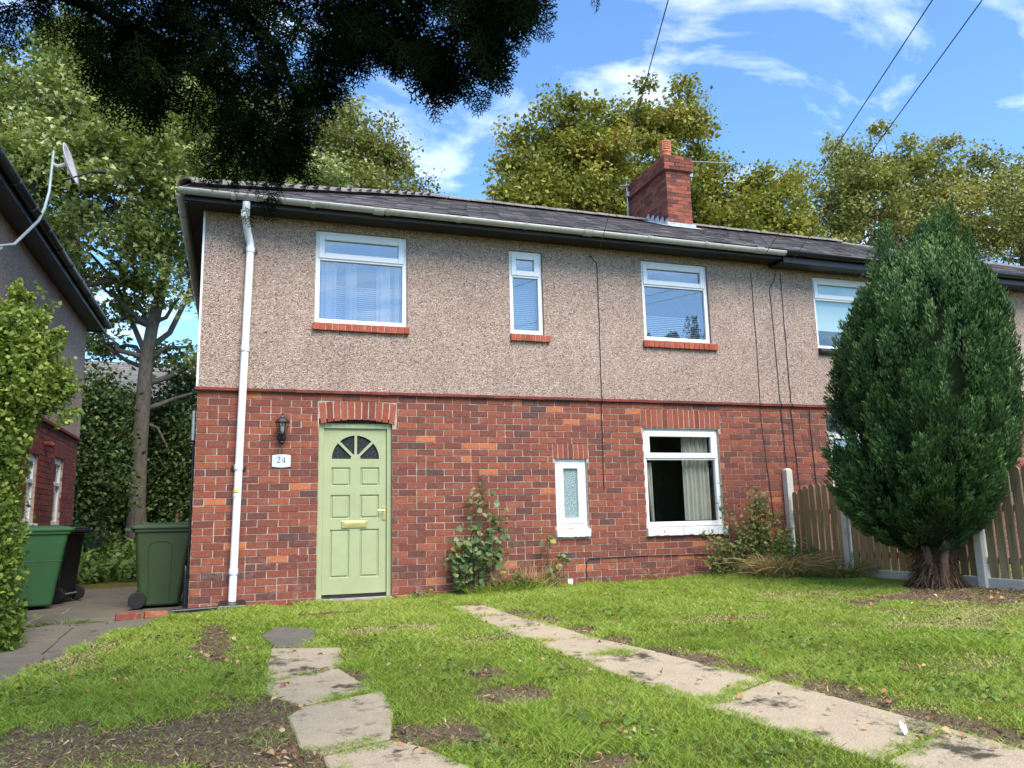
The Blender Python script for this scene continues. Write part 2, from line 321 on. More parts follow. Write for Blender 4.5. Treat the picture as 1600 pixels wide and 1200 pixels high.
# ------------------------------------------------------------------ mesh helpers
class MB:
    def __init__(s): s.v = []; s.f = []; s.t = []
    def add(s, vs, fs, tint=.5):
        n = len(s.v); s.v += [tuple(map(float, q)) for q in vs]; s.f += [tuple(i+n for i in f) for f in fs]; s.t += [tint]*len(vs); return s
    def box(s, x0, x1, y0, y1, z0, z1, tint=.5, j=0):
        vs = [(x0, y0, z0), (x1, y0, z0), (x1, y1, z0), (x0, y1, z0), (x0, y0, z1), (x1, y0, z1), (x1, y1, z1), (x0, y1, z1)]
        if j: vs = [(a+random.uniform(-j, j), b+random.uniform(-j, j), c+random.uniform(-j, j)) for a, b, c in vs]
        return s.add(vs, [(0, 3, 2, 1), (4, 5, 6, 7), (0, 1, 5, 4), (1, 2, 6, 5), (2, 3, 7, 6), (3, 0, 4, 7)], tint)
    def ring(s, x0, x1, z0, z1, y0, y1, wd):     # rectangular frame in XZ
        if not isinstance(wd, (tuple, list)): wd = (wd,)*4   # l r b t
        l, r, b, t = wd
        s.box(x0, x0+l, y0, y1, z0, z1); s.box(x1-r, x1, y0, y1, z0, z1)
        s.box(x0+l, x1-r, y0+.0005, y1-.0005, z0, z0+b); s.box(x0+l, x1-r, y0+.0005, y1-.0005, z1-t, z1); return s
    def tube(s, pts, rad, n=8, caps=True, tint=.5):
        pts = [Vector(p) for p in pts]; m = len(pts)
        if not isinstance(rad, (list, tuple, np.ndarray)): rad = [rad]*m
        vs = []; prev = None
        for i, p in enumerate(pts):
            d = (pts[min(i+1, m-1)]-pts[max(i-1, 0)])
            if d.length < 1e-9: d = Vector((0, 0, 1))
            d.normalize()
            if prev is None:
                a = Vector((1, 0, 0)) if abs(d.x) < .8 else Vector((0, 1, 0)); u = d.cross(a).normalized()
            else:
                u = prev-d*prev.dot(d)
                u = u.normalized() if u.length > 1e-6 else d.orthogonal().normalized()
            prev = u; v = d.cross(u)
            for k in range(n):
                an = 2*math.pi*k/n; vs.append(p+(u*math.cos(an)+v*math.sin(an))*rad[i])
        fs = [(i*n+k, i*n+(k+1) % n, (i+1)*n+(k+1) % n, (i+1)*n+k) for i in range(m-1) for k in range(n)]
        if caps:
            q = len(vs); vs += vs[:n]+vs[(m-1)*n:m*n]; fs += [tuple(range(q+n-1, q-1, -1)), tuple(q+n+k for k in range(n))]
        return s.add(vs, fs, tint)
    def lathe(s, prof, c=(0, 0, 0), n=16, tint=.5, axis='z'):
        vs = []; m = len(prof)
        for r, h in prof:
            for k in range(n):
                a = 2*math.pi*k/n; x, y, z = r*math.cos(a), r*math.sin(a), h
                if axis == 'x': x, y, z = z, x, y
                if axis == 'y': x, y, z = x, z, y
                vs.append((c[0]+x, c[1]+y, c[2]+z))
        fs = [(i*n+k, i*n+(k+1) % n, (i+1)*n+(k+1) % n, (i+1)*n+k) for i in range(m-1) for k in range(n)]
        fs += [tuple(range(n-1, -1, -1)), tuple((m-1)*n+k for k in range(n))]
        return s.add(vs, fs, tint)
    def prism(s, poly, z0, z1, tint=.5, bev=0):      # poly in XY extruded in Z
        n = len(poly)
        vs = [(x, y, z0) for x, y in poly]+[(x, y, z1) for x, y in poly]
        return s.add(vs, [tuple(range(n-1, -1, -1)), tuple(range(n, 2*n))]+[(i, (i+1) % n, n+(i+1) % n, n+i) for i in range(n)], tint)
    def prism_xz(s, poly, y0, y1, tint=.5):
        n = len(poly)
        vs = [(x, y0, z) for x, z in poly]+[(x, y1, z) for x, z in poly]
        return s.add(vs, [tuple(range(n)), tuple(range(2*n-1, n-1, -1))]+[(i, n+i, n+(i+1) % n, (i+1) % n) for i in range(n)], tint)
    def mesh(s, name):
        me = bpy.data.meshes.new(name); me.from_pydata(s.v, [], s.f); me.update()
        a = me.attributes.new('tint', 'FLOAT', 'POINT'); a.data.foreach_set('value', s.t); return me
    def build(s, name, mat, parent=None, smooth=False, bevel=0, kind=None):
        return link(name, s.mesh(name), mat, parent, smooth, bevel, kind)
BASE = {}
def link(name, me, mat, parent=None, smooth=False, bevel=0, kind=None, loc=None, rot=None):
    if mat is not None and not me.materials: me.materials.append(MT[mat] if isinstance(mat, str) else mat)
    if smooth: me.polygons.foreach_set('use_smooth', [True]*len(me.polygons))
    o = bpy.data.objects.new(name, me); col.objects.link(o)
    if loc is not None: o.location = loc
    if rot is not None: o.rotation_euler = rot
    if parent is not None:
        o.parent = parent
        if parent.name in BASE: o.matrix_parent_inverse = Matrix.Translation(-Vector(BASE[parent.name]))
    if bevel:
        b = o.modifiers.new('bevel', 'BEVEL'); b.width = bevel; b.segments = 2; b.limit_method = 'ANGLE'
    if kind: o['kind'] = kind
    return o
def tag(o, label, cat=None, group=None, kind=None):
    o['label'] = label
    if cat: o['category'] = cat
    if group: o['group'] = group
    if kind: o['kind'] = kind
    return o
def thing(name, label, cat, loc=(0, 0, 0), rotz=0, group=None, local=False):
    o = bpy.data.objects.new(name, None); col.objects.link(o); o.location = loc; o.rotation_euler = (0, 0, rotz); o.empty_display_size = .2
    if not local: BASE[o.name] = tuple(loc)          # children are given in world coordinates
    return tag(o, label, cat, group)
def npmesh(name, V, F, tint, extra=None):
    V = np.ascontiguousarray(V, np.float32); F = np.ascontiguousarray(F, np.int32)
    me = bpy.data.meshes.new(name); me.vertices.add(len(V)); me.vertices.foreach_set('co', V.ravel())
    k = F.shape[1]; me.loops.add(F.size); me.loops.foreach_set('vertex_index', F.ravel())
    me.polygons.add(len(F)); me.polygons.foreach_set('loop_start', np.arange(0, F.size, k, dtype=np.int32))
    me.update(calc_edges=True)
    a = me.attributes.new('tint', 'FLOAT', 'POINT'); a.data.foreach_set('value', np.ascontiguousarray(tint, np.float32))
    return me
def norm(a): return a/np.maximum(np.linalg.norm(a, axis=-1, keepdims=True), 1e-9)
# leaf templates: x across, y along, z out
T_DIA = (np.array([(0, 0, 0), (-.34, .45, .07), (0, 1, -.05), (.34, .45, .07)]), np.array([(0, 2, 1), (0, 3, 2)]))
T_PALM = (np.array([(0, 0, 0), (-.62, .30, .05), (-.22, .52, .0), (0, 1, -.12), (.22, .52, .0), (.62, .30, .05)]), np.array([(0, 2, 1), (0, 3, 2), (0, 4, 3), (0, 5, 4)]))
T_OVAL = (np.array([(0, 0, 0), (-.36, .28, .08), (-.36, .66, .06), (0, 1, -.1), (.36, .66, .06), (.36, .28, .08), (0, .5, 0)]), np.array([(0, 6, 1), (1, 6, 2), (2, 6, 3), (6, 4, 3), (6, 5, 4), (0, 5, 6)]))
T_BLADE = (np.array([(-.5, 0, 0), (.5, 0, 0), (-.36, .5, .0), (.36, .5, .0), (0, 1, 0)]), np.array([(0, 1, 3), (0, 3, 2), (2, 3, 4)]))
T_TRI = (np.array([(-.5, 0, 0), (.5, 0, 0), (0, 1, 0)]), np.array([(0, 1, 2)]))
def scatter(name, P, D, Nn, size, tint_, tmpl, width=1.0, bend=None):
    V0, F0 = tmpl; n = len(P); D = norm(D); S = norm(np.cross(D, Nn)); Z = np.cross(S, D)
    size = np.broadcast_to(np.asarray(size, float), (n,)); width = np.broadcast_to(np.asarray(width, float), (n,))
    V = P[:, None, :] + size[:, None, None]*(V0[None, :, 0, None]*S[:, None, :]*width[:, None, None] + V0[None, :, 1, None]*D[:, None, :] + V0[None, :, 2, None]*Z[:, None, :])
    if bend is not None: V = V + bend[:, None, :]*(V0[None, :, 1, None]**2)
    F = (F0[None]+(np.arange(n)*len(V0))[:, None, None]).reshape(-1, F0.shape[1])
    return npmesh(name, V.reshape(-1, 3), F, np.repeat(tint_, len(V0)))
def rdir(n, up=0.0):
    d = rng.normal(size=(n, 3)); d = norm(d); d[:, 2] += up; return norm(d)

# ================================================================== GROUND (one sheet to the horizon)
gx = np.unique(np.concatenate([[-1500, -700, -300, -120, -60, -30, -18, -12, -8, -6], np.arange(-4, 12.01, .12), [14, 17, 22, 30, 45, 70, 140, 300, 700, 1500]]))
gy = np.unique(np.concatenate([[-1500, -700, -300, -120, -60, -35, -22, -16, -13], np.arange(-11, 1.0, .12), np.arange(1, 16, .5), [18, 22, 30, 45, 70, 140, 300, 700, 1500]]))
GX, GY = np.meshgrid(gx, gy, indexing='ij')
GZ = ground_z(GX, GY)
V = np.stack([GX, GY, GZ], -1).reshape(-1, 3); ny = len(gy)
ii, jj = np.meshgrid(np.arange(len(gx)-1), np.arange(ny-1), indexing='ij')
F = np.stack([ii*ny+jj, (ii+1)*ny+jj, (ii+1)*ny+jj+1, ii*ny+jj+1], -1).reshape(-1, 4)
def blob(x, y, cx, cy, rx, ry, n=1.6, amp=.7):
    d = np.sqrt(((x-cx)/rx)**2+((y-cy)/ry)**2) + (vnoise(x, y, n*2.2)-.5)*amp*1.4 + (vnoise(x, y, n*7)-.5)*amp*.8
    return sstep(1.1, .75, d)
BLOBS = []          # bare / mulch patches: px centre in the photo -> ground, with radii in metres
for px, py, rx, ry in [(180, 1165, 1.0, .50), (400, 1150, .42, .85), (330, 1010, .13, .85), (705, 1145, .32, .33), (800, 1088, .30, .22), (60, 1190, .55, .45), (760, 1052, .16, .2), (960, 1190, .25, .12), (520, 960, .3, .12)]:
    P = at_ground(px, py); BLOBS.append((P[0], P[1], rx, ry))
for px, py in [(805, 958), (850, 970), (905, 986), (960, 1003), (1020, 1018), (1090, 1034), (1160, 1050), (1220, 1062), (1290, 1082), (1360, 1102), (1430, 1120), (1500, 1140), (1560, 1158), (530, 1060), (620, 1150), (440, 1180), (480, 1195)]:
    P = at_ground(px, py); BLOBS.append((P[0]+.05, P[1], .12+.05*random.random(), .16+.1*random.random()))
Pc = at_ground(1480, 925); BLOBS.append((Pc[0]-.15, Pc[1]-.05, 1.0, .55)); Pc = at_ground(1600, 930); BLOBS.append((Pc[0], Pc[1], .7, .4))
def bare(x, y):
    m = np.zeros_like(np.asarray(x, float))
    for b_ in BLOBS: m = np.maximum(m, blob(x, y, *b_))
    return m
DRY = []
for px, py, rx, ry in [(1250, 930, .9, .30), (1540, 955, 1.1, .5), (1400, 935, .8, .3), (1060, 1030, .5, .22), (600, 985, .5, .25), (900, 990, .25, .2), (1500, 1040, .3, .2), (120, 1030, .25, .5), (740, 1000, .35, .25), (1130, 970, .5, .2), (1340, 1130, .5, .15)]:
    P = at_ground(px, py); DRY.append((P[0], P[1], rx, ry))
def dry(x, y):
    m = np.zeros_like(np.asarray(x, float))
    for b_ in DRY: m = np.maximum(m, blob(x, y, *b_, 2.0, 1.2))
    return m
# ------------------------------------------------------------------ slabs
SLABS = []           # polygons (x,y) of light slabs, for keeping grass away
def slab_poly(parent, poly, thick=.05, lift=.010, mat='slab', tilt=0):
    poly = [(float(p[0]), float(p[1])) for p in poly]
    cx = sum(p[0] for p in poly)/len(poly); cy = sum(p[1] for p in poly)/len(poly)
    n = len(poly); mb = MB(); tx, ty = random.uniform(-tilt, tilt), random.uniform(-tilt, tilt)
    top = [(x, y, float(lawn(x, y))+lift+(x-cx)*tx+(y-cy)*ty) for x, y in poly]
    ins = [(cx+(x-cx)*.97, cy+(y-cy)*.975, z) for x, y, z in top]
    vs = ins+[(x, y, z-.008) for x, y, z in top]+[(x, y, z-thick) for x, y, z in top]
    fs = [tuple(range(n))]+[(n+i, n+(i+1) % n, (i+1) % n, i) for i in range(n)]+[(2*n+i, 2*n+(i+1) % n, n+(i+1) % n, n+i) for i in range(n)]+[tuple(range(3*n-1, 2*n-1, -1))]
    mb.add(vs, fs); o = mb.build('slab', mat, parent); SLABS.append(poly); return o
def ccw(poly):
    a = sum(poly[i][0]*poly[(i+1) % len(poly)][1]-poly[(i+1) % len(poly)][0]*poly[i][1] for i in range(len(poly)))
    return poly if a > 0 else poly[::-1]
def track(label, polys, bedx0, bedx1, bedy0, bedy1):
    mb = MB(); xs = np.linspace(bedx0, bedx1, 4); ys = np.linspace(bedy0, bedy1, 40)
    vs = [(x, y, float(lawn(x, y))-.03+.005*math.sin(x*2.3+y*1.1)) for y in ys for x in xs]
    mb.add(vs, [(j*4+i, j*4+i+1, (j+1)*4+i+1, (j+1)*4+i) for j in range(39) for i in range(3)])
    o = mb.build('garden_path', 'mortar'); tag(o, label, 'path', kind='structure')
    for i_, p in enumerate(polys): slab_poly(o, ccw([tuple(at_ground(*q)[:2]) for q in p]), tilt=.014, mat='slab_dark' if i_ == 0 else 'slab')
    return o
track('single row of pale concrete slabs leading to the green door', [
    [(408, 994), (430, 980), (497, 982), (490, 1002), (470, 1012), (428, 1012)],
    [(424, 1016), (533, 1014), (538, 1034), (528, 1045), (415, 1066), (418, 1040)],
    [(416, 1069), (530, 1048), (578, 1077), (470, 1103), (414, 1084)],
    [(450, 1120), (471, 1106), (598, 1081), (615, 1115), (609, 1157), (505, 1181), (468, 1168)],
    [(505, 1185), (611, 1161), (665, 1172), (745, 1207), (760, 1262), (535, 1262)]], .95, 1.45, -6.6, -.9)
RTP = []
def strip(pts): # list of (left px, right px) across the row
    for (l0, r0), (l1, r1) in zip(pts[:-1], pts[1:]):
        a, b, c, d = [np.array(at_ground(*q)[:2]) for q in (l0, r0, r1, l1)]
        cen = (a+b+c+d)/4; RTP.append([tuple(cen+(q-cen)*.965) for q in (a, b, c, d)])
strip([((703, 949), (757, 945)), ((735, 964), (803, 962)), ((780, 983), (868, 978)), ((826, 1003), (925, 996)), ((890, 1028), (1030, 1022)), ((1092, 1104), (1205, 1063)), ((1380, 1192), (1480, 1138)), ((1760, 1320), (1790, 1225))])
mb_ = MB(); xs = (2.95, 3.2, 3.45, 3.7); ys = np.linspace(-7.6, -.9, 40)
mb_.add([(x, y, float(lawn(x, y))-.03+.005*math.sin(x*2.3+y*1.1)) for y in ys for x in xs], [(j*4+i, j*4+i+1, (j+1)*4+i+1, (j+1)*4+i) for j in range(39) for i in range(3)])
gp = tag(mb_.build('garden_path', 'mortar'), 'long row of mossy concrete slabs crossing the lawn below the small window', 'path', kind='structure')
for p_ in RTP: slab_poly(gp, ccw(p_), tilt=.014)
# side paving between the houses
mb_ = MB(); mb_.box(-2.38, -.02, 0, 6, -.12, -.075)
spth = tag(mb_.build('side_path', 'mortar'), 'damp grey paving running past the bins between the two houses', 'path', kind='structure')
yy = -5.2
while yy < 5.8:
    h_ = random.uniform(.62, .85); xx = -2.36+random.uniform(-.02, 0)
    while xx < 1.0:
        w_ = random.uniform(.6, .95)
        xe = float(np.interp(yy+h_/2, EDGE_Y, EDGE_X))+.10 if yy+h_ < .2 else -.04
        x1_ = min(xx+w_, xe) if yy+h_ > -.1 and yy > -.35 else min(xx+w_, xe)
        if yy < 0 < yy+h_ and xx > -.1: x1_ = min(xx+w_, 1.25)
        ytop = yy+h_-.012
        if xx > -.06: ytop = min(ytop, -.03)
        if x1_-xx > .15 and ytop-yy > .08:
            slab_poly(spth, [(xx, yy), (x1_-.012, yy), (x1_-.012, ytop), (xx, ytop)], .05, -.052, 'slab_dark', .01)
        xx += w_
    yy += h_
NS = len(SLABS)
def inpoly(x, y, poly):
    ins = np.zeros(len(x), bool); n = len(poly)
    for i in range(n):
        x0, y0 = poly[i]; x1, y1 = poly[(i+1) % n]
        c = ((y0 > y) != (y1 > y)) & (x < (x1-x0)*(y-y0)/((y1-y0) if y1 != y0 else 1e-9)+x0); ins ^= c
    return ins
for p_ in SLABS: V[inpoly(V[:, 0], V[:, 1], p_), 2] -= .03
me = npmesh('ground', V, F, np.full(len(V), .5))
pm = path_mask(V[:, 0], V[:, 1])
a_ = me.attributes.new('bare', 'FLOAT', 'POINT'); a_.data.foreach_set('value', np.clip(np.maximum(bare(V[:, 0], V[:, 1]), np.maximum(pm*.9, sstep(7, 9, V[:, 1])*.8)), 0, 1).astype(np.float32))
tag(link('ground', me, 'ground', smooth=True), 'sloping garden ground of soil and turf around the houses', 'ground', kind='structure')


# ================================================================== HOUSE BUILDING BLOCKS
CO, BL = .085, .240                     # course height, brick pitch
ZS = 2.55                               # string course
def holes(mb, x0, x1, z0, z1, y0, y1, ops):
    xs = sorted({x0, x1, *[v for o in ops for v in o[:2] if x0 < v < x1]}); zs = sorted({z0, z1, *[v for o in ops for v in o[2:] if z0 < v < z1]})
    for a, b in zip(xs[:-1], xs[1:]):
        run = None
        for c, d in zip(zs[:-1], zs[1:]):
            inside = any(o[0] <= (a+b)/2 <= o[1] and o[2] <= (c+d)/2 <= o[3] for o in ops)
            if inside:
                if run: mb.box(a, b, y0, y1, *run); run = None
            else: run = (run[0], d) if run else (c, d)
        if run: mb.box(a, b, y0, y1, *run)
    return mb
def tintpick():
    r = random.random()
    if r < .026: return random.uniform(.95, 1)
    if r < .05: return random.uniform(.02, .09)
    if r < .30: return random.uniform(.12, .34)
    return random.uniform(.36, .85)
def brick_rows(x0, x1, ztop, rows, skips, phase=0):
    out = []
    for k in range(rows):
        zc = ztop-(k+.5)*CO
        x = x0-(0 if k % 2 == phase else BL/2)
        while x < x1:
            ln = BL
            a, b = max(x, x0), min(x+ln, x1); x += ln
            segs = [(a, b)]
            for s in skips:
                if s[2]-.03 < zc < s[3]+.03 if len(s) == 4 else False:
                    ns = []
                    for p, q in segs:
                        if q <= s[0] or p >= s[1]: ns.append((p, q))
                        else:
                            if p < s[0]: ns.append((p, s[0]))
                            if q > s[1]: ns.append((s[1], q))
                    segs = ns
            for p, q in segs:
                if q-p < .018: continue
                if q-p > .2 and random.random() < .055:
                    m_ = (p+q)/2; out += [(p, m_, zc), (m_, q, zc)]
                else: out.append((p, q, zc))
    return out
def strat(i, n):
    u = (i*13 % n+.5)/n
    if u < .03: return .99
    if u < .06: return .05
    if u < .32: return .12+(u-.06)*.85
    return .36+(u-.32)/.68*.49
_bm = {}
def brick_mesh(L, mat):                # shared variants per length class
    Lc = round(L/.02)*.02
    Lc = max(Lc, .02)
    key = (round(Lc, 2), mat, random.randrange(34 if Lc > .2 else 8))
    if key not in _bm:
        mb = MB(); l = max(Lc/2-.0065, .006); h = CO/2-.0065
        tl = lambda: random.uniform(-.0025, .0025)
        f = [(sx*l+tl(), -.002+tl()*.6, sz*h+tl()) for sx, sz in ((-1, -1), (1, -1), (1, 1), (-1, 1))]
        fo = [(x*1.004+.001*np.sign(x), .004, z*1.03) for x, y, z in f]
        bk = [(x, .03, z) for x, y, z in fo]
        mb.add(f+fo+bk, [(0, 1, 2, 3)]+[(i, 4+i, 4+(i+1) % 4, (i+1) % 4) for i in range(4)]+[(4+i, 8+i, 8+(i+1) % 4, 4+(i+1) % 4) for i in range(4)], strat(key[2], 34 if Lc > .2 else 8))
        # front faces -Y: flip winding
        mb.f = [tuple(reversed(q)) for q in mb.f]
        mb.f[0] = (0, 1, 2, 3)
        me = mb.mesh('brick'); me.materials.append(MT[mat]); _bm[key] = me
    return _bm[key]
def lay_bricks(parent, bricks, mat, n_single, key, yface=0, axis='y', sgn=1, stuffname='brickwork'):
    """single bricks (largest in view) as objects, the rest joined"""
    bricks = sorted(bricks, key=key)
    for p, q, z in bricks[:n_single]:
        me = brick_mesh(q-p, mat); o = link('brick', me, None, parent, loc=((p+q)/2, yface+random.uniform(-.002, .002), z), rot=(0, random.uniform(-.006, .006), 0))
    rest = bricks[n_single:]
    if rest:
        mb = MB()
        for p, q, z in rest:
            h = CO/2-.0065; y = yface-.002+random.uniform(-.002, .002)
            if axis == 'y': mb.box(p+.0065, q-.0065, y, y+.03, z-h, z+h, tintpick(), .0018)
            else: mb.box(yface*1.0-(.004 if sgn < 0 else .03), yface+(.004 if sgn > 0 else .03), p+.005, q-.005, z-h, z+h, tintpick(), .0018)
        mb.build(stuffname, mat, parent, kind='stuff')
def window(parent, x0, x1, z0, z1, yf, split=None, sash_top=True, sash_all=False, gl='glass', fw=.06, name='window'):
    """white frame; top-hung light above a fixed pane"""
    mb = MB(); mb.ring(x0, x1, z0, z1, yf, yf+.07, fw)
    fr = mb.build(name, 'white', parent, bevel=.006)
    if sash_all:
        MB().ring(x0+fw, x1-fw, z0+fw, z1-fw, yf-.014, yf+.05, .072).build('sash', 'white', fr, bevel=.007)
        i = fw+.072; MB().box(x0+i-.004, x1-i+.004, yf+.02, yf+.026, z0+i-.004, z1-i+.004).build('pane', gl, fr); return fr
    zt = z0+(z1-z0)*split
    MB().box(x0+fw, x1-fw, yf+.001, yf+.068, zt-.022, zt+.022).build('transom', 'white', fr, bevel=.006)
    MB().ring(x0+fw-.02, x1-fw+.02, zt+.004, z1-fw+.02, yf-.016, yf+.03, .075).build('sash', 'white', fr, bevel=.008)
    MB().box(x0+fw+.04, x1-fw-.04, yf+.018, yf+.024, zt+.06, z1-fw-.04).build('pane', gl, fr)
    MB().box(x0+fw-.003, x1-fw+.003, yf+.03, yf+.036, z0+fw-.003, zt-.018).build('pane', gl, fr)
    return fr
def blind(fr, x0, x1, z0, z1, y, mat='blind', step=.028):
    mb = MB(); z = z0
    while z < z1:
        mb.add([(x0, y, z), (x1, y, z), (x1, y+.016, z+.018), (x0, y+.016, z+.018)], [(0, 1, 2, 3)]); z += step
    return mb.build('blind', mat, fr)
def curtain(fr, x0, x1, z0, z1, y, mat, folds=6, lean=0, amp=.025):
    mb = MB(); n = folds*8
    for i in range(n+1):
        u = i/n; x = x0+(x1-x0)*u; yy = y+amp*math.sin(u*folds*2*math.pi)+.01*math.sin(u*17)
        mb.v += [(x+lean*(1-u), yy, z0), (x, yy, z1)]; mb.t += [.5, .5]
    mb.f = [(2*i, 2*i+2, 2*i+3, 2*i+1) for i in range(n)]
    return mb.build('curtain', mat, fr, smooth=True)
def brick_sill(parent, x0, x1, z0, z1, y0, n, mat, label=None):
    mb = MB(); mb.box(x0+.006, x1-.006, y0+.012, .05, z0+.008, z1-.006)
    s = mb.build('sill', 'mortar' if mat == 'sillred' else 'whitepaint', parent)
    wv = (x1-x0)/n
    for i in range(n):
        m2 = MB(); g = .005 if mat == 'sillred' else .0025; j = .002 if mat == 'sillred' else .004
        m2.box(x0+i*wv+g, x0+(i+1)*wv-g, y0+random.uniform(-.004, .004), .02, z0+random.uniform(-.003, .003), z1, random.random(), j); m2.build('brick', mat, s, bevel=.005)
    if label: s['label'] = label
    return s
def soldiers(parent, x0, x1, z0, z1, n, yf=-.003, rise=0, fan=0):
    mb = MB(); xm = (x0+x1)/2
    mb.box(x0+.01, x1-.01, .004, .1, z0+rise+.012, z1-.01)
    a = mb.build('soldier_arch', 'mortar', parent); wv = (x1-x0)/n
    for i in range(n):
        l, r = x0+i*wv+.0075, x0+(i+1)*wv-.0075
        dz = lambda x: rise*(1-((x-xm)/((x1-x0)/2))**2)
        sh = lambda x: (x-xm)*fan
        y = yf+random.uniform(-.003, .003)
        b0 = [(l-sh(l), z0+dz(l)), (r-sh(r), z0+dz(r)), (r, z1+dz(r)*.6-rise*.3), (l, z1+dz(l)*.6-rise*.3)]
        MB().prism_xz([(x+random.uniform(-.0015, .0015), z+random.uniform(-.002, .002)) for x, z in b0], y, .09, random.random()).build('brick', 'soldier', a)
    return a

def slates(mb, O, U, Vv, L, rows, expo, wid, span, lift=.012):
    """O eave origin, U along the eave, Vv up the slope (unit vectors), span(v)->(u0,u1)"""
    O, U, Vv = Vector(O), Vector(U), Vector(Vv); Nn = U.cross(Vv).normalized()
    if Nn.z < 0: Nn = -Nn
    for r in range(rows):
        v0 = r*expo-.03; v1 = min(v0+expo*1.6, L)
        u0, u1 = span(max(v0, 0)); u = u0-(wid/2 if r % 2 else 0)
        while u < u1:
            a, b = max(u, u0)+.003, min(u+wid, u1)-.003; u += wid
            if b-a < .03: continue
            e = random.uniform(-.012, .012); t0 = lift+random.uniform(0, .009); th = .009
            p = [O+U*a+Vv*(v0+e)+Nn*t0, O+U*b+Vv*(v0+e+random.uniform(-.004, .004))+Nn*(t0+random.uniform(-.003, .003)), O+U*b+Vv*v1+Nn*.004, O+U*a+Vv*v1+Nn*.004]
            q = [x-Nn*th for x in p[:2]]
            tv = min(1, max(0, random.gauss(.45, .24)))
            mb.add(p+q, [(0, 1, 2, 3), (4, 5, 1, 0), (0, 3, 4), (1, 5, 2)], tv)
    return mb
def half_gutter(mb, pts, r=.056, n=10):
    """half round trough through pts (horizontal run), open side up"""
    P = [Vector(p) for p in pts]; d = (P[-1]-P[0]).normalized(); s = Vector((d.y, -d.x, 0))
    for rr in (r, r-.006):
        for p in (P[0], P[-1]):
            for k in range(n+1):
                a = math.pi*k/n; mb.v.append(tuple(p+s*rr*math.cos(a)-Vector((0, 0, rr*math.sin(a))))); mb.t.append(.5)
    m = n+1
    for k in range(n):
        mb.f += [(k, k+1, m+k+1, m+k), (2*m+k, 3*m+k, 3*m+k+1, 2*m+k+1), (k, 2*m+k, 2*m+k+1, k+1), (m+k, m+k+1, 3*m+k+1, 3*m+k)]
    mb.f += [(0, m, 3*m, 2*m), (n, 2*m+n, 3*m+n, m+n)]
    mb.f = [tuple(f) for f in mb.f]; return mb

# ================================================================== HOUSE No 24
XP = 8.24                                # party line
YD = 7.0; EZ = 4.90; RZ = 6.79; RY = 3.5; OV = .40; OVX = .25
h = thing('house', 'red brick and pebbledash house numbered 24 with sage green front door', 'house', (0, 0, 0))
DOOR = (1.413, 2.327, .047, 2.150); L1 = (4.541, 5.006, .813, 1.734); L2 = (5.896, 7.133, .80, 2.177)
U1 = (1.333, 2.517, 3.447, 4.670); U2 = (3.945, 4.436, 3.447, 4.638); U3 = (5.994, 7.115, 3.463, 4.668)
wall = holes(MB(), 0, XP, -.4, ZS-.02, .006, .25, [(DOOR[0], DOOR[1], DOOR[2], 2.228), L1, L2])
wall.box(.006, .25, .25, YD, -.4, ZS-.02); wall.box(.25, XP, YD-.25, YD, -.4, ZS-.02); wall.box(XP-.1, XP, .25, YD-.25, -.4, 4.84)
wl = wall.build('wall', 'mortar', h)
skips = [DOOR, (1.405, 2.382, 2.16, 2.41), (4.515, 5.035, 1.73, 1.93), L1, (5.872, 7.175, 2.18, 2.42), L2, (4.52, 5.012, .69, .82), (5.876, 7.155, .672, .82)]
bks = brick_rows(0, XP, ZS-.012, 33, skips)
lay_bricks(wl, bks, 'brick', 300, key=lambda b: (b[0]-CAM[0])**2+CAM[1]**2+(b[2]-CAM[2])**2+(100 if b[2] < -.1 else 0))
sb = [(p, q, z) for p, q, z in brick_rows(0, YD, ZS-.012, 32, [], 1)]
lay_bricks(wl, sb, 'brick', 0, key=lambda b: 0, yface=.006, axis='x', sgn=-1, stuffname='side_brickwork')
up = holes(MB(), 0-.012, XP, ZS+.03, 4.86, -.016, .25, [U1, U2, U3]); up.box(-.012, .25, .25, YD, ZS+.03, 4.86); up.box(.25, XP, YD-.25, YD+.012, ZS+.03, 4.86)
up.build('render_wall', 'pebble', h)
# corner bead and dark drip edge
MB().box(-.020, .004, -.024, .02, ZS+.035, 4.80).build('corner_bead', 'white', h)
MB().box(.02, XP-.02, .26, YD-.3, 2.60, 2.72).build('upper_floor', 'inside', h)
MB().box(.26, XP-.12, 2.6, 2.7, -.05, 4.8).build('inner_wall', 'inside', h)
# string course of tiles
scb = MB(); scb.box(-.01, XP, -.02, .1, ZS-.016, ZS+.028)
st = scb.build('string_course', 'chim_mortar', h); x = -.035
while x < XP:
    l = .232; MB().box(x+.002, min(x+l, XP)-.002, -.046+random.uniform(-.003, .003), -.0, ZS-.008+random.uniform(-.002, .002), ZS+.026, random.uniform(.0, .8), .002).build('tile', 'brick_dark', st); x += l
# windows upstairs
f1 = window(h, *U1, .022, .70, gl='glass_up'); blind(f1, U1[0]+.07, U1[1]-.07, U1[2]+.06, U1[2]+.56, .18)
for a, b in ((.09, .28), (.40, .54), (.80, .98), (1.03, 1.10)): curtain(f1, U1[0]+a, U1[0]+b, U1[2]+.05, U1[3]-.37, .13, 'net', 2)
f2 = window(h, *U2, .022, .70, gl='glass_up'); blind(f2, U2[0]+.06, U2[1]-.06, U2[2]+.06, U2[3]-.42, .15)
f3 = window(h, *U3, .022, .70, gl='glass_up'); blind(f3, U3[0]+.07, U3[1]-.07, U3[2]+.06, U3[2]+.42, .16)
brick_sill(h, 1.305, 2.540, 3.345, 3.437, -.062, 15, 'sillred'); brick_sill(h, 3.93, 4.515, 3.340, 3.432, -.062, 8, 'sillred'); brick_sill(h, 5.955, 7.195, 3.350, 3.445, -.062, 15, 'sillred')
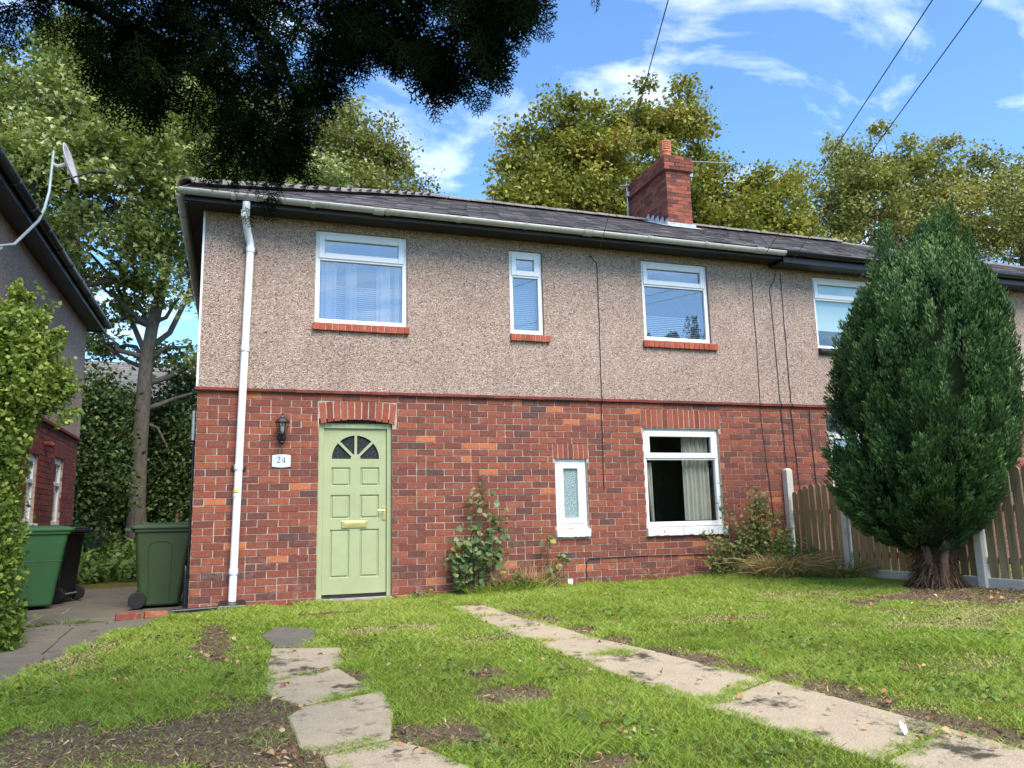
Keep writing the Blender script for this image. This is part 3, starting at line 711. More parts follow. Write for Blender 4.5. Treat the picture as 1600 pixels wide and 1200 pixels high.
for U_ in (U1, U2, U3): MB().ring(U_[0]-.008, U_[1]+.008, U_[2]-.004, U_[3]+.012, .008, .03, .009).build('window_seal', 'blackpaint', h)
# windows downstairs
fl1 = window(h, *L1, .045, sash_all=True, gl='obscure', fw=.055)
fl2 = window(h, *L2, .045, .69, gl='glass')
curtain(fl2, 5.95, 6.08, .87, 1.70, .15, 'curtain', 2, .10); curtain(fl2, 6.60, 7.03, .87, 2.10, .17, 'curtain', 6)
MB().box(4.521, 5.03, .02, .09, .795, .815).build('window_board', 'white', h, bevel=.004); MB().box(5.876, 7.155, .012, .09, .782, .802).build('window_board', 'white', h, bevel=.004)
brick_sill(h, 4.521, 5.012, .690, .792, -.045, 6, 'whitepaint', 'flaking white painted brick sill'); brick_sill(h, 5.874, 7.157, .670, .780, -.05, 16, 'whitepaint', 'white painted brick sill')
soldiers(h, 4.513, 5.037, 1.740, 1.940, 7); soldiers(h, 5.870, 7.177, 2.190, 2.449, 15); soldiers(h, 1.403, 2.384, 2.165, 2.440, 11, rise=.055, fan=.05)
# ------------------------------------------------ front door
dx0, dx1, dz0, dz1 = DOOR; yd = .085
fr = MB(); fr.box(dx0+.004, dx0+.068, yd-.03, yd+.07, dz0, dz1+.03); fr.box(dx1-.060, dx1-.004, yd-.03, yd+.07, dz0, dz1+.03); fr.box(dx0+.068, dx1-.060, yd-.028, yd+.07, dz1-.035, dz1+.03)
fr.build('door_frame', 'green', h, bevel=.005)
MB().box(dx0-.002, dx1+.002, yd-.045, yd-.02, dz1+.031, 2.235).build('arch_gap_shade', 'darkvoid', h)  # dark strip standing in for shade in the gap under the arch
lx0, lx1, lz0, lz1 = dx0+.071, dx1-.063, dz0+.045, dz1-.038
pan = [(1.578, 1.815, 1.397, 1.630), (1.938, 2.177, 1.397, 1.630), (1.575, 1.815, .995, 1.290), (1.935, 2.175, .995, 1.290), (1.572, 1.812, .284, .866), (1.935, 2.175, .284, .866)]
FZ, FXc, FR = 1.735, 1.878, .295
dl = MB(); holes(dl, lx0, lx1, lz0, FZ, yd, yd+.04, pan)
# top panel with fan opening
arc = [(FXc+FR*math.cos(a), FZ+FR*math.sin(a)) for a in np.linspace(0, math.pi, 25)]
for i in range(24):
    a0, a1 = arc[i], arc[i+1]
    def out(p):
        ang = math.atan2(p[1]-FZ, p[0]-FXc); c, s = math.cos(ang), math.sin(ang); k = 9e9
        if c > 1e-6: k = min(k, (lx1-FXc)/c)
        if c < -1e-6: k = min(k, (lx0-FXc)/c)
        if s > 1e-6: k = min(k, (lz1-FZ)/s)
        return (FXc+c*k, FZ+s*k)
    b0, b1 = out(a0), out(a1)
    poly = [a0, b0, b1, a1]
    if abs(b0[0]-b1[0]) > .001 and abs(b0[1]-b1[1]) > .001: poly = [a0, b0, (b0[0] if abs(b0[0]-lx1) < .001 or abs(b0[0]-lx0) < .001 else b1[0], lz1), b1, a1]
    n = len(poly); dl.add([(p[0], yd, p[1]) for p in poly]+[(a0[0], yd+.04, a0[1]), (a1[0], yd+.04, a1[1])], [tuple(range(n))[::-1], (0, n-1, n+1, n)])
door = dl.build('door', 'green', h); door['label'] = 'sage green panelled front door with fan light'
for (a, b, c, d) in pan:
    m2 = MB(); t_ = .012; e = .030; yb = yd+.018
    o_ = [(a, yd+.001, c), (b, yd+.001, c), (b, yd+.001, d), (a, yd+.001, d)]
    i1 = [(a+t_, yb, c+t_), (b-t_, yb, c+t_), (b-t_, yb, d-t_), (a+t_, yb, d-t_)]
    i2 = [(a+t_+.006, yb, c+t_+.006), (b-t_-.006, yb, c+t_+.006), (b-t_-.006, yb, d-t_-.006), (a+t_+.006, yb, d-t_-.006)]
    i3 = [(a+e, yd+.003, c+e), (b-e, yd+.003, c+e), (b-e, yd+.003, d-e), (a+e, yd+.003, d-e)]
    fs = [(12, 13, 14, 15)]
    for k in (0, 4, 8): fs += [(k+i, k+(i+1) % 4, k+4+(i+1) % 4, k+4+i) for i in range(4)]
    m2.add(o_+i1+i2+i3, fs).build('panel', 'green', door)
for k in range(4):
    a0, a1 = math.pi*k/4, math.pi*(k+1)/4
    poly = [(FXc, FZ)]+[(FXc+(FR+.004)*math.cos(a), FZ+(FR+.004)*math.sin(a)) for a in np.linspace(a0, a1, 8)]
    MB().prism_xz(poly, yd+.022+k*.0004, yd+.028+k*.0004).build('pane', 'obscure_dark', door)
for a in (math.pi/4, math.pi/2, 3*math.pi/4):
    c, s = math.cos(a), math.sin(a); wv = .016
    MB().prism_xz([(FXc+c*.03-s*wv, FZ+s*.03+c*wv), (FXc+c*.03+s*wv, FZ+s*.03-c*wv), (FXc+c*(FR+.002)+s*wv, FZ+s*(FR+.002)-c*wv), (FXc+c*(FR+.002)-s*wv, FZ+s*(FR+.002)+c*wv)], yd+.002, yd+.03).build('glazing_bar', 'green', door)
MB().prism_xz([(FXc+.062*math.cos(a), FZ-.001+.062*math.sin(a)) for a in np.linspace(0, math.pi, 14)], yd-.001, yd+.032).build('fan_hub', 'green', door)
MB().box(1.712, 2.022, yd-.012, yd-.001, .882, .968).build('letter_plate', 'brass', door, bevel=.004)
MB().box(1.735, 1.999, yd-.017, yd-.013, .902, .948).build('letter_flap', 'brass', door, bevel=.003)
hb = MB(); hb.box(2.215, 2.255, yd-.012, yd-.001, .975, 1.135); hb.tube([(2.235, yd-.01, 1.09), (2.235, yd-.05, 1.09), (2.15, yd-.055, 1.092)], .008, 8); hb.build('handle', 'brass', door)
MB().box(lx0-.002, lx1+.002, yd-.02, yd+.05, dz0-.005, dz0+.03).build('threshold', 'blackpaint', h)
MB().box(lx0+.1, lx1-.08, yd+.005, yd+.035, dz0+.031, dz0+.045).build('door_gap_shade', 'darkvoid', h)  # solid dark strip painting the shade below the door leaf
MB().box(1.30, 2.36, -.06, .2, -.045, .038, .5, .006).build('door_step', 'stone', h, bevel=.012)
# ------------------------------------------------ roof
sl = math.hypot(RY+OV, RZ-EZ); vy, vz = (RY+OV)/sl, (RZ-EZ)/sl
HX = RY+OV-OVX                              # ridge starts here
rb = MB()
E0, E1, E2, E3 = (-OVX, -OV, EZ-.03), (XP, -OV, EZ-.03), (XP, YD+OV, EZ-.03), (-OVX, YD+OV, EZ-.03); r0, r1 = (HX, RY, RZ-.035), (XP, RY, RZ-.035)
rb.add([E0, E1, E2, E3, r0, r1], [(0, 1, 5, 4), (2, 3, 4, 5), (3, 0, 4), (1, 2, 5), (3, 2, 1, 0)])
roof = rb.build('roof', 'darkvoid', h)
sm = MB()
slates(sm, (-OVX, -OV, EZ), (1, 0, 0), (0, vy, vz), sl, 23, .195, .25, lambda v: (v*vy, XP+OVX))
sll = math.hypot(HX+OVX, RZ-EZ)
slates(sm, (-OVX, YD+OV, EZ), (0, -1, 0), ((HX+OVX)/sll, 0, (RZ-EZ)/sll), sll, 22, .2, .25, lambda v: (v*(RY+OV)/sll, YD+2*OV-v*(RY+OV)/sll))
sm.build('slates', 'slate', roof, kind='stuff')
def ridge_run(parent, p0, p1, L=.44, r=.105):
    p0, p1 = Vector(p0), Vector(p1); n = max(1, round((p1-p0).length/L)); d = (p1-p0)/n; dn = d.normalized(); s = dn.cross(Vector((0, 0, 1))).normalized(); u = s.cross(dn)
    for i in range(n):
        a = p0+d*i+u*random.uniform(-.006, .006); b = p0+d*(i+1)-dn*.008+u*random.uniform(-.006, .006); m2 = MB(); k = 8
        for p, rr in ((a, r*1.05), (b, r), (a, r*.85), (b, r*.82)):
            for q in range(k+1):
                an = math.pi*(q/k); m2.v.append(tuple(p+s*rr*math.cos(an)+u*(rr*.62*math.sin(an)-.045))); m2.t.append(.5)
        w_ = k+1
        for q in range(k): m2.f += [(q, q+1, w_+q+1, w_+q), (2*w_+q, 3*w_+q, 3*w_+q+1, 2*w_+q+1), (q, 2*w_+q, 2*w_+q+1, q+1), (w_+q, w_+q+1, 3*w_+q+1, 3*w_+q)]
        m2.build('ridge_tile', 'ridge', parent)
ridge_run(roof, (HX-.1, RY, RZ+.045), (XP, RY, RZ+.045), .44, .12); ridge_run(roof, (-OVX+.02, -OV+.02, EZ+.085), (HX, RY, RZ+.065), .42, .13)
# eaves: fascia, soffit, gutter
MB().box(-OVX+.03, XP, -OV+.045, -OV+.07, EZ-.135, EZ-.035).build('fascia', 'blackpaint', h)
MB().box(-OVX+.03, XP, -OV+.07, -.018, EZ-.122, EZ-.10).build('soffit', 'darkvoid', h)
MB().box(-OVX+.03, -OVX+.055, -OV+.071, YD+OV, EZ-.165, EZ-.035).build('fascia', 'blackpaint', h)
MB().box(-OVX+.056, -.022, -OV+.072, YD+OV, EZ-.148, EZ-.125).build('soffit', 'darkvoid', h)
g1 = half_gutter(MB(), [(-OVX-.03, -OV-.025, EZ-.03), (XP, -OV-.025, EZ-.045)], .06); gt = g1.build('gutter', 'gutter', h, smooth=True)
x = .3
while x < XP:
    half_gutter(MB(), [(x, -OV-.025, EZ-.036), (x+.05, -OV-.025, EZ-.036)], .068).build('gutter_bracket', 'gutter', gt); x += .93
for x in (2.0, 4.9, 7.7): half_gutter(MB(), [(x, -OV-.025, EZ-.038), (x+.13, -OV-.025, EZ-.038)], .071).build('gutter_joint', 'gutter', gt)
g2 = half_gutter(MB(), [(-OVX-.02, -OV+.05, EZ-.03), (-OVX-.02, YD+OV, EZ-.04)], .06); gt2 = g2.build('gutter', 'gutter', h, smooth=True)
y = .3
while y < YD: half_gutter(MB(), [(-OVX-.02, y, EZ-.033), (-OVX-.02, y+.05, EZ-.033)], .068).build('gutter_bracket', 'gutter', gt2); y += .93
# downpipe
dp = MB(); dp.tube([(.475, -.40, 4.80), (.475, -.38, 4.72), (.462, -.31, 4.66), (.500, -.17, 4.50), (.534, -.085, 4.40), (.540, -.075, 4.33), (.538, -.075, 4.25), (.50, -.075, 2.2), (.468, -.075, .09)], [.045]*3+[.045]*6, 14)
dpo = dp.build('downpipe', 'pipe', h, smooth=True)
for z, x in ((4.68, .466), (4.30, .540), (3.05, .516), (1.62, .489), (.42, .472)):
    MB().tube([(x, -.075 if z < 4.5 else -.33, z-.035), (x, -.075 if z < 4.5 else -.335, z-.03), (x, -.075 if z < 4.5 else -.335, z), (x, -.075 if z < 4.5 else -.34, z+.03)], [.050, .054, .052, .054], 14).build('pipe_collar', 'pipe', dpo, smooth=True)
for z, x in ((4.30, .540), (1.62, .489)): MB().box(x-.085, x+.085, -.03, -.012 if z > 2.6 else .004, z-.02, z+.02).build('pipe_clip', 'blackpvc', dpo)
MB().tube([(.4835, -.075, 1.36), (.4825, -.075, 1.325)], .0463, 14, False).build('sticker', 'yellow', dpo); MB().tube([(.482, -.075, 1.322), (.481, -.075, 1.27)], .0463, 14, False).build('sticker', 'sign', dpo)
MB().tube([(.4823, -.075, 1.326), (.4821, -.075, 1.319)], .0467, 14, False).build('sticker_line', 'ink', dpo)
# side wall pipes
sp_ = MB(); sp_.tube([(-.025, .10, .02), (-.025, .10, 1.92)], .012, 8); sp_.build('waste_pipe', 'blackpvc', h, smooth=True)
MB().tube([(-.035, .08, 1.95), (-.035, .08, 2.30)], .02, 10).build('waste_pipe', 'steel', h, smooth=True)
sp2 = MB(); sp2.tube([(-.06, .30, .48), (-.055, .27, .42), (-.05, .25, .02)], .03, 10); sp2.build('waste_pipe', 'blackpvc', h, smooth=True)
MB().tube([(-.16, -.10, .012), (.36, -.10, .028)], .024, 10).build('waste_pipe', 'blackpvc', h, smooth=True)
# ------------------------------------------------ chimney
CX0, CX1, CY0, CY1, CB, CT = 8.09, 8.62, 2.62, 4.18, 6.1, 7.50
ch = MB(); ch.box(CX0+.006, CX1-.006, CY0+.006, CY1-.006, CB, CT); cho = ch.build('chimney', 'chim_mortar', h)
cbk = MB()
def ring_bricks(z, ex, ph):
    x0, x1, y0, y1 = CX0-ex, CX1+ex, CY0-ex, CY1+ex; hh = .0375-.004
    for (a0, a1, fixed, ax, out) in ((x0, x1, y0, 'x', -1), (x0, x1, y1, 'x', 1), (y0, y1, x0, 'y', -1), (y0, y1, x1, 'y', 1)):
        n = max(2, round((a1-a0)/.225)); p = a0-(.1125 if ph else 0)
        while p < a1:
            s0, s1 = max(p, a0)+.004, min(p+.225, a1)-.004; p += .225
            if s1-s0 < .03: continue
            jj_ = random.uniform(-.003, .003); lo, hi = (fixed+jj_, fixed+.05) if out < 0 else (fixed-.05, fixed+jj_)
            if ax == 'x': cbk.box(s0, s1, lo, hi, z-hh, z+hh, random.random(), .003)
            else: cbk.box(lo+.0005, hi-.0005, s0, s1, z-hh, z+hh, random.random(), .003)
z = CB+.0375; k = 0
while z < CT: ring_bricks(z, 0, k % 2); z += .075; k += 1
for e in (.055, .055, .05, .045): ring_bricks(z, e, k % 2); z += .075; k += 1
cbk.box(CX0-.03, CX1+.03, CY0-.03, CY1+.03, CT+.01, z-.045, .2)
cbk.build('brickwork', 'chim_brick', cho, kind='stuff')
ct = MB(); ct.add([(CX0-.03, CY0-.03, z-.04), (CX1+.03, CY0-.03, z-.04), (CX1+.03, CY1+.03, z-.04), (CX0-.03, CY1+.03, z-.04), (CX0+.12, CY0+.12, z+.05), (CX1-.12, CY0+.12, z+.05), (CX1-.12, CY1-.12, z+.05), (CX0+.12, CY1-.12, z+.05)], [(0, 1, 5, 4), (1, 2, 6, 5), (2, 3, 7, 6), (3, 0, 4, 7), (4, 5, 6, 7)])
ct.build('mortar_cap', 'chim_mortar', cho)
pc = (8.35, 3.02, z+.02)
pot = MB().lathe([(.125, 0), (.115, .12), (.108, .20), (.118, .21), (.118, .24)], pc, 18).build('chimney_pot', 'terracotta', cho, smooth=True)
for i in range(4): MB().lathe([(.088, 0), (.116, .002), (.116, .035), (.088, .037)], (pc[0], pc[1], pc[2]+.24+.047*i+.02), 18).build('louvre', 'terracotta', pot)
MB().lathe([(.085, .22), (.085, .44)], pc, 14).build('cowl_core', 'darkvoid', pot)
for i in range(4):
    a = math.pi*i/2+.6; MB().box(pc[0]+.10*math.cos(a)-.02, pc[0]+.10*math.cos(a)+.02, pc[1]+.10*math.sin(a)-.012, pc[1]+.10*math.sin(a)+.012, pc[2]+.23, pc[2]+.44).build('cowl_rib', 'terracotta', pot)
roofz = lambda y: EZ+(y+OV)*(RZ-EZ)/(RY+OV)
lf = MB(); ys_ = np.linspace(CY0-.02, RY, 6)
for a, b in zip(ys_[:-1], ys_[1:]): lf.add([(CX0-.012, a, roofz(a)-.03), (CX0-.012, b, roofz(b)-.03), (CX0-.012, b, roofz(b)+.07), (CX0-.012, a+.02, roofz(b)+.12), (CX0-.012, a, roofz(b)+.08)], [(0, 1, 2, 3, 4)])
lf.box(CX0-.03, CX1+.06, CY0-.016, CY0-.004, roofz(CY0)-.05, roofz(CY0)+.10)
lf.add([(CX0-.05, CY0-.2, roofz(CY0-.2)+.035), (CX1+.1, CY0-.2, roofz(CY0-.2)+.035), (CX1+.1, CY0, roofz(CY0)+.045), (CX0-.05, CY0, roofz(CY0)+.045)], [(0, 1, 2, 3)])
lf.add([(CX0-.14, CY0-.15, roofz(CY0-.15)+.036), (CX0, CY0-.15, roofz(CY0-.15)+.036), (CX0, RY, RZ+.04), (CX0-.14, RY, RZ+.04)], [(0, 1, 2, 3)])
lf.build('flashing', 'lead', cho)

# ================================================================== ADJOINING HOUSE (right)
XQ = XP+8.3
h2 = thing('house', 'adjoining house with black gutter and fascia behind the clipped conifer', 'house', (XP, 0, 0))
U4 = (9.05, 10.2, 3.478, 4.66); L3 = (9.12, 10.35, .82, 2.18)
w2 = holes(MB(), XP+.002, XQ, -.4, ZS-.02, .006, .25, [L3]); w2.box(XQ-.25, XQ, .25, YD, -.4, ZS-.02); w2.box(XP+.002, XQ-.25, YD-.25, YD, -.4, ZS-.02)
w2o = w2.build('wall', 'mortar', h2)
bk2 = brick_rows(XP, XQ, ZS-.012, 32, [L3, (9.08, 10.4, 2.18, 2.45)])
lay_bricks(w2o, bk2, 'brick', 130, key=lambda b: 0 if (b[0] < 9.2 and b[2] > .8) else b[0])
u2 = holes(MB(), XP+.002, XQ, ZS+.03, 4.86, -.016, .25, [U4]); u2.box(XQ-.25, XQ, .25, YD, ZS+.03, 4.86); u2.box(XP+.002, XQ-.25, YD-.25, YD, ZS+.03, 4.86); u2.build('render_wall', 'pebble', h2)
s2 = MB().box(XP+.002, XQ, -.02, .1, ZS-.016, ZS+.028).build('string_course', 'chim_mortar', h2); x = XP+.002
while x < XQ: MB().box(x+.002, x+.23, -.046+random.uniform(-.003, .003), 0, ZS-.008, ZS+.026, random.random()*.8, .002).build('tile', 'brick_dark', s2); x += .232
f4 = window(h2, *U4, .022, .70, gl='glass'); MB().box(U4[0]+.05, U4[1]-.05, .10, .104, 3.80, U4[3]-.05).build('roller_blind', 'palegreen', f4)
f5 = window(h2, *L3, .045, .69, gl='glass'); MB().box(L3[0]+.05, L3[1]-.05, .12, .124, L3[2]+.05, L3[3]-.05).build('roller_blind', 'palegreen', f5)
MB().tube([(U4[0]-.0, -.03, 3.43), (U4[1]+.03, -.03, 3.43)], .055, 12).build('sill', 'blackpaint', h2)
sa = MB().box(9.09, 10.38, .004, .1, 2.2, 2.43).build('soldier_arch', 'blackpaint', h2)
for i in range(14): MB().box(9.085+i*.0925+.003, 9.085+(i+1)*.0925-.003, -.006, .003, 2.19, 2.44, .5, .002).build('brick', 'blackpaint', sa)
MB().box(9.08, 10.38, -.05, .03, .70, .80).build('sill', 'whitepaint', h2, bevel=.01)
MB().box(XP+.2, XQ-.3, 2.6, 2.7, -.05, 4.8).build('inner_wall', 'inside', h2)
rb = MB(); HX2 = XQ+OVX-(RY+OV)
rb.add([(XP, -OV, EZ-.03), (XQ+OVX, -OV, EZ-.03), (XQ+OVX, YD+OV, EZ-.03), (XP, YD+OV, EZ-.03), (XP, RY, RZ-.035), (HX2, RY, RZ-.035)], [(0, 1, 5, 4), (2, 3, 4, 5), (1, 2, 5), (3, 0, 4), (3, 2, 1, 0)])
rf2 = rb.build('roof', 'darkvoid', h2); sm = MB(); slates(sm, (XP, -OV, EZ), (1, 0, 0), (0, vy, vz), sl, 23, .195, .25, lambda v: (.0, 8.3+OVX-v*vy)); sm.build('slates', 'slate', rf2, kind='stuff')
ridge_run(rf2, (XP+.38, RY, RZ+.045), (HX2, RY, RZ+.045), .44, .12); ridge_run(rf2, (XQ+OVX-.02, -OV+.02, EZ+.04), (HX2, RY, RZ+.02))
MB().box(XP+.002, XQ+OVX, -OV+.02, -OV+.05, EZ-.19, EZ-.035).build('fascia', 'blackpaint', h2); MB().box(XP+.002, XQ+OVX, -OV+.05, -.018, EZ-.175, EZ-.14).build('soffit', 'blackpaint', h2)
half_gutter(MB(), [(XP+.004, -OV-.045, EZ-.035), (XQ+OVX, -OV-.045, EZ-.05)], .063).build('gutter', 'blackpvc', h2, smooth=True)

# ================================================================== NEIGHBOUR ON THE LEFT (side wall at X=-2.1)
NX, NY0, NY1, NZ = -2.4, -1.7, 6.83, .07
h3 = thing('house', 'neighbouring house with black eaves beyond the privet hedge', 'house', (NX-3, 2.5, NZ))
W1 = (4.96, 5.65, 1.04, 2.15); W2 = (3.08, 3.74, 1.06, 2.07)      # (y0,y1,z0,z1)
def holes_x(mb, xf, xb, y0, y1, z0, z1, ops):
    t = holes(MB(), y0, y1, z0, z1, 0, 1, ops)
    mb.add([(xf+(xb-xf)*v[1], v[0], v[2]) for v in t.v], [tuple(reversed(f)) for f in t.f]) ; return mb
ZS3 = ZS+NZ
w3 = holes_x(MB(), NX-.006, NX-.25, NY0, NY1, -.4, ZS3-.02, [W1, W2]); w3.box(NX-7, NX-.25, NY1-.25, NY1-.002, -.4, ZS3-.02); w3.box(NX-7, NX-.25, NY0+.002, NY0+.25, -.4, ZS3-.02); w3o = w3.build('wall', 'mortar', h3)
b3 = brick_rows(NY0, NY1, ZS3-.012, 31, [W1, W2, (4.92, 5.69, 2.15, 2.42), (3.04, 3.78, 2.07, 2.34), (3.02, 3.80, .95, 1.06)])
b3 = sorted(b3, key=lambda b: -b[0]+(0 if b[2] > .8 else 9))
for p, q, z in b3[:150]: 
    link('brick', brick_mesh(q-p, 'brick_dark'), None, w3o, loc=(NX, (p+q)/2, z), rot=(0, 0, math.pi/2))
mb = MB()
for p, q, z in b3[150:]: mb.box(NX-.03, NX+.004, p+.005, q-.005, z-.037, z+.037, random.random(), .0018)
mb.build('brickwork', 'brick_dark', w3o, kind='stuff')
u3 = holes_x(MB(), NX+.016, NX-.25, NY0, NY1+.012, ZS3+.03, 4.95, []); u3.box(NX-7, NX-.25, NY1-.25, NY1+.010, ZS3+.03, 4.95); u3.box(NX-7, NX-.25, NY0, NY0+.25, ZS3+.03, 4.95); u3.build('render_wall', 'pebble2', h3)
MB().box(NX-.1, NX+.05, NY0, NY1+.04, ZS3-.016, ZS3+.029).build('string_course', 'brick_dark', h3)
def window_x(y0, y1, z0, z1, split):
    xf = NX-.04; m2 = MB(); fw = .06
    for a, b, c, d in ((y0, y0+fw, z0, z1), (y1-fw, y1, z0, z1), (y0+fw, y1-fw, z0, z0+fw), (y0+fw, y1-fw, z1-fw, z1)): m2.box(xf-.07, xf, a, b, c, d)
    fr = m2.build('window', 'white', h3, bevel=.006); zt = z0+(z1-z0)*split
    m3 = MB()
    for a, b, c, d in ((y0+.04, y0+.11, zt, z1-.04), (y1-.11, y1-.04, zt, z1-.04), (y0+.11, y1-.11, zt, zt+.065), (y0+.11, y1-.11, z1-.105, z1-.04)): m3.box(xf-.03, xf+.016, a, b, c, d)
    m3.build('sash', 'white', fr, bevel=.006)
    MB().box(xf-.03, xf-.024, y0+fw-.003, y1-fw+.003, z0+fw-.003, zt+.002).build('pane', 'glass', fr); MB().box(xf-.02, xf-.014, y0+.1, y1-.1, zt+.06, z1-.1).build('pane', 'glass', fr)
    m4 = MB()
    for i in range(14): m4.add([(xf-.12+.02*(i % 2), y0+.05+(y1-y0-.1)*i/26, z0+.05), (xf-.12+.02*((i+1) % 2), y0+.05+(y1-y0-.1)*(i+1)/26, z0+.05), (xf-.12+.02*((i+1) % 2), y0+.05+(y1-y0-.1)*(i+1)/26, zt), (xf-.12+.02*(i % 2), y0+.05+(y1-y0-.1)*i/26, zt)], [(0, 1, 2, 3)])
    m4.build('curtain', 'net', fr)
    MB().box(NX-.1, NX+.012, y0-.03, y1+.03, z1+.01, z1+.26).build('painted_lintel', 'brick_dark', h3)
window_x(*W1, .58); window_x(*W2, .58)
MB().box(NX-.08, NX+.06, 3.02, 3.80, .965, 1.05).build('sill', 'whitepaint', h3, bevel=.015)
MB().box(NX-6.8, NX-1.2, NY0+.3, NY1-.3, NZ, NZ+4.5).build('inner_wall', 'inside', h3)
rb = MB(); ez3 = 4.96; ov3 = .29
rb.add([(NX+ov3, NY0-ov3, ez3), (NX+ov3, NY1+ov3, ez3), (NX-7-ov3, NY1+ov3, ez3), (NX-7-ov3, NY0-ov3, ez3), (NX-3.5, NY0+3.6, ez3+1.85), (NX-3.5, NY1-3.6, ez3+1.85)], [(0, 1, 5, 4), (1, 2, 5), (2, 3, 4, 5), (3, 0, 4), (3, 2, 1, 0)])
rb.build('roof', 'slate', h3)
MB().box(NX+ov3-.03, NX+ov3+.0, NY0-ov3, NY1+ov3-.02, ez3-.17, ez3-.004).build('fascia', 'blackpaint', h3); MB().box(NX+.018, NX+ov3-.031, NY0-ov3, NY1+ov3-.03, ez3-.155, ez3-.13).build('soffit', 'blackpaint', h3)
MB().box(NX-7, NX+ov3-.001, NY1+ov3-.03, NY1+ov3, ez3-.17, ez3-.004).build('fascia', 'blackpaint', h3)
g3 = half_gutter(MB(), [(NX+ov3+.055, NY0-ov3, ez3-.03), (NX+ov3+.055, NY1+ov3+.02, ez3-.03)], .066).build('gutter', 'blackpvc', h3, smooth=True)
y = NY0
while y < NY1: half_gutter(MB(), [(NX+ov3+.055, y, ez3-.034), (NX+ov3+.055, y+.06, ez3-.034)], .076).build('gutter_bracket', 'blackpvc', g3); y += .8
MB().tube([(NX, 4.1, 2.28), (NX+.10, 4.1, 2.28), (NX+.13, 4.1, 2.25)], .04, 10).build('overflow_pipe', 'brick_dark', h3)

# ================================================================== HOUSE FAR BEHIND
hb_ = atY(230, 612, 30); BX0, BX1, BZ = -16, 6.5, 7.0
h4 = thing('house', 'pale rendered house with old slate roof behind the sycamore', 'house', (-4.5, 33, .7))
w4 = [(-6.2, -5.2, 4.6, 6.0), (-3.0, -2.0, 4.6, 6.0), (-6.2, -5.2, 1.6, 3.0), (-3.0, -1.9, 1.6, 3.0), (.2, 1.2, 4.6, 6.0), (.2, 1.2, 1.6, 3.0)]
mw = holes(MB(), BX0, BX1, .2, BZ, 30, 30.3, w4); mw.box(BX0, BX0+.3, 30.3, 37, .2, BZ); mw.box(BX1-.3, BX1, 30.3, 37, .2, BZ); mw.box(BX0, BX1, 37, 37.3, .2, BZ); mw.build('wall', 'cream', h4)
for a, b, c, d in w4:
    f_ = MB().ring(a, b, c, d, 30.05, 30.12, .09).build('window', 'white', h4); MB().box(a+.08, b-.08, 30.08, 30.09, c+.08, d-.08).build('pane', 'glass', f_)
rr = MB(); rr.add([(BX0-.3, 29.6, BZ), (BX1+.3, 29.6, BZ), (BX1+.3, 33.6, BZ+2.3), (BX0-.3, 33.6, BZ+2.3), (BX0-.3, 37.7, BZ), (BX1+.3, 37.7, BZ)], [(0, 1, 2, 3), (3, 2, 5, 4), (0, 3, 4), (1, 5, 2), (0, 4, 5, 1)]); r4 = rr.build('roof', 'roofold', h4)
sm = MB(); l4 = math.hypot(4, 2.3); slates(sm, (BX0-.3, 29.6, BZ), (1, 0, 0), (0, 4/l4, 2.3/l4), l4, 18, .26, .36, lambda v: (0, BX1-BX0+.6), .03); sm.build('slates', 'roofold', r4, kind='stuff')
half_gutter(MB(), [(BX0-.3, 29.53, BZ-.04), (BX1+.3, 29.53, BZ-.04)], .07).build('gutter', 'white', h4)

# ================================================================== THINGS ON AND BY THE HOUSE
# wall lantern
t = thing('wall_lantern', 'black hexagonal coach lantern on brick wall beside the green door', 'lantern', (.972, 0, 1.93), local=True)
bp = MB(); bp.lathe([(.001, .004), (.052, .002), (.052, -.014), (.035, -.03), (.001, -.032)], (0, 0, .05), 18, axis='y'); bp.build('back_plate', 'blackmetal', t, smooth=True)
MB().tube([(0, -.02, .03), (0, -.07, .01), (0, -.115, .03), (0, -.12, .07)], [.016, .014, .013, .016], 8).build('arm', 'blackmetal', t, smooth=True)
MB().lathe([(.006, -.045), (.026, -.035), (.03, -.01), (.02, .0)], (0, -.115, .0), 12).build('sensor', 'blackpvc', t, smooth=True)
MB().lathe([(.02, .065), (.046, .075), (.05, .088), (.046, .092)], (0, -.12, 0), 6).build('gallery', 'blackmetal', t)
lg = MB(); lg.lathe([(.043, .093), (.072, .225)], (0, -.12, 0), 6); lg.f = lg.f[:6]; lg.build('glass', 'lampglass', t)
for i in range(6):
    a = math.pi*i/3; MB().tube([(.045*math.cos(a), -.12+.045*math.sin(a), .09), (.074*math.cos(a), -.12+.074*math.sin(a), .228)], .0055, 5).build('rib', 'blackmetal', t)
MB().lathe([(.088, .222), (.090, .230), (.060, .265), (.030, .292), (.022, .305), (.012, .310), (.009, .330), (.014, .340), (.008, .352), (.002, .372)], (0, -.12, 0), 6).build('roof', 'blackmetal', t)
MB().lathe([(.008, .09), (.022, .13), (.024, .17), (.012, .20), (.003, .205)], (0, -.12, 0), 10).build('bulb', 'net', t, smooth=True)
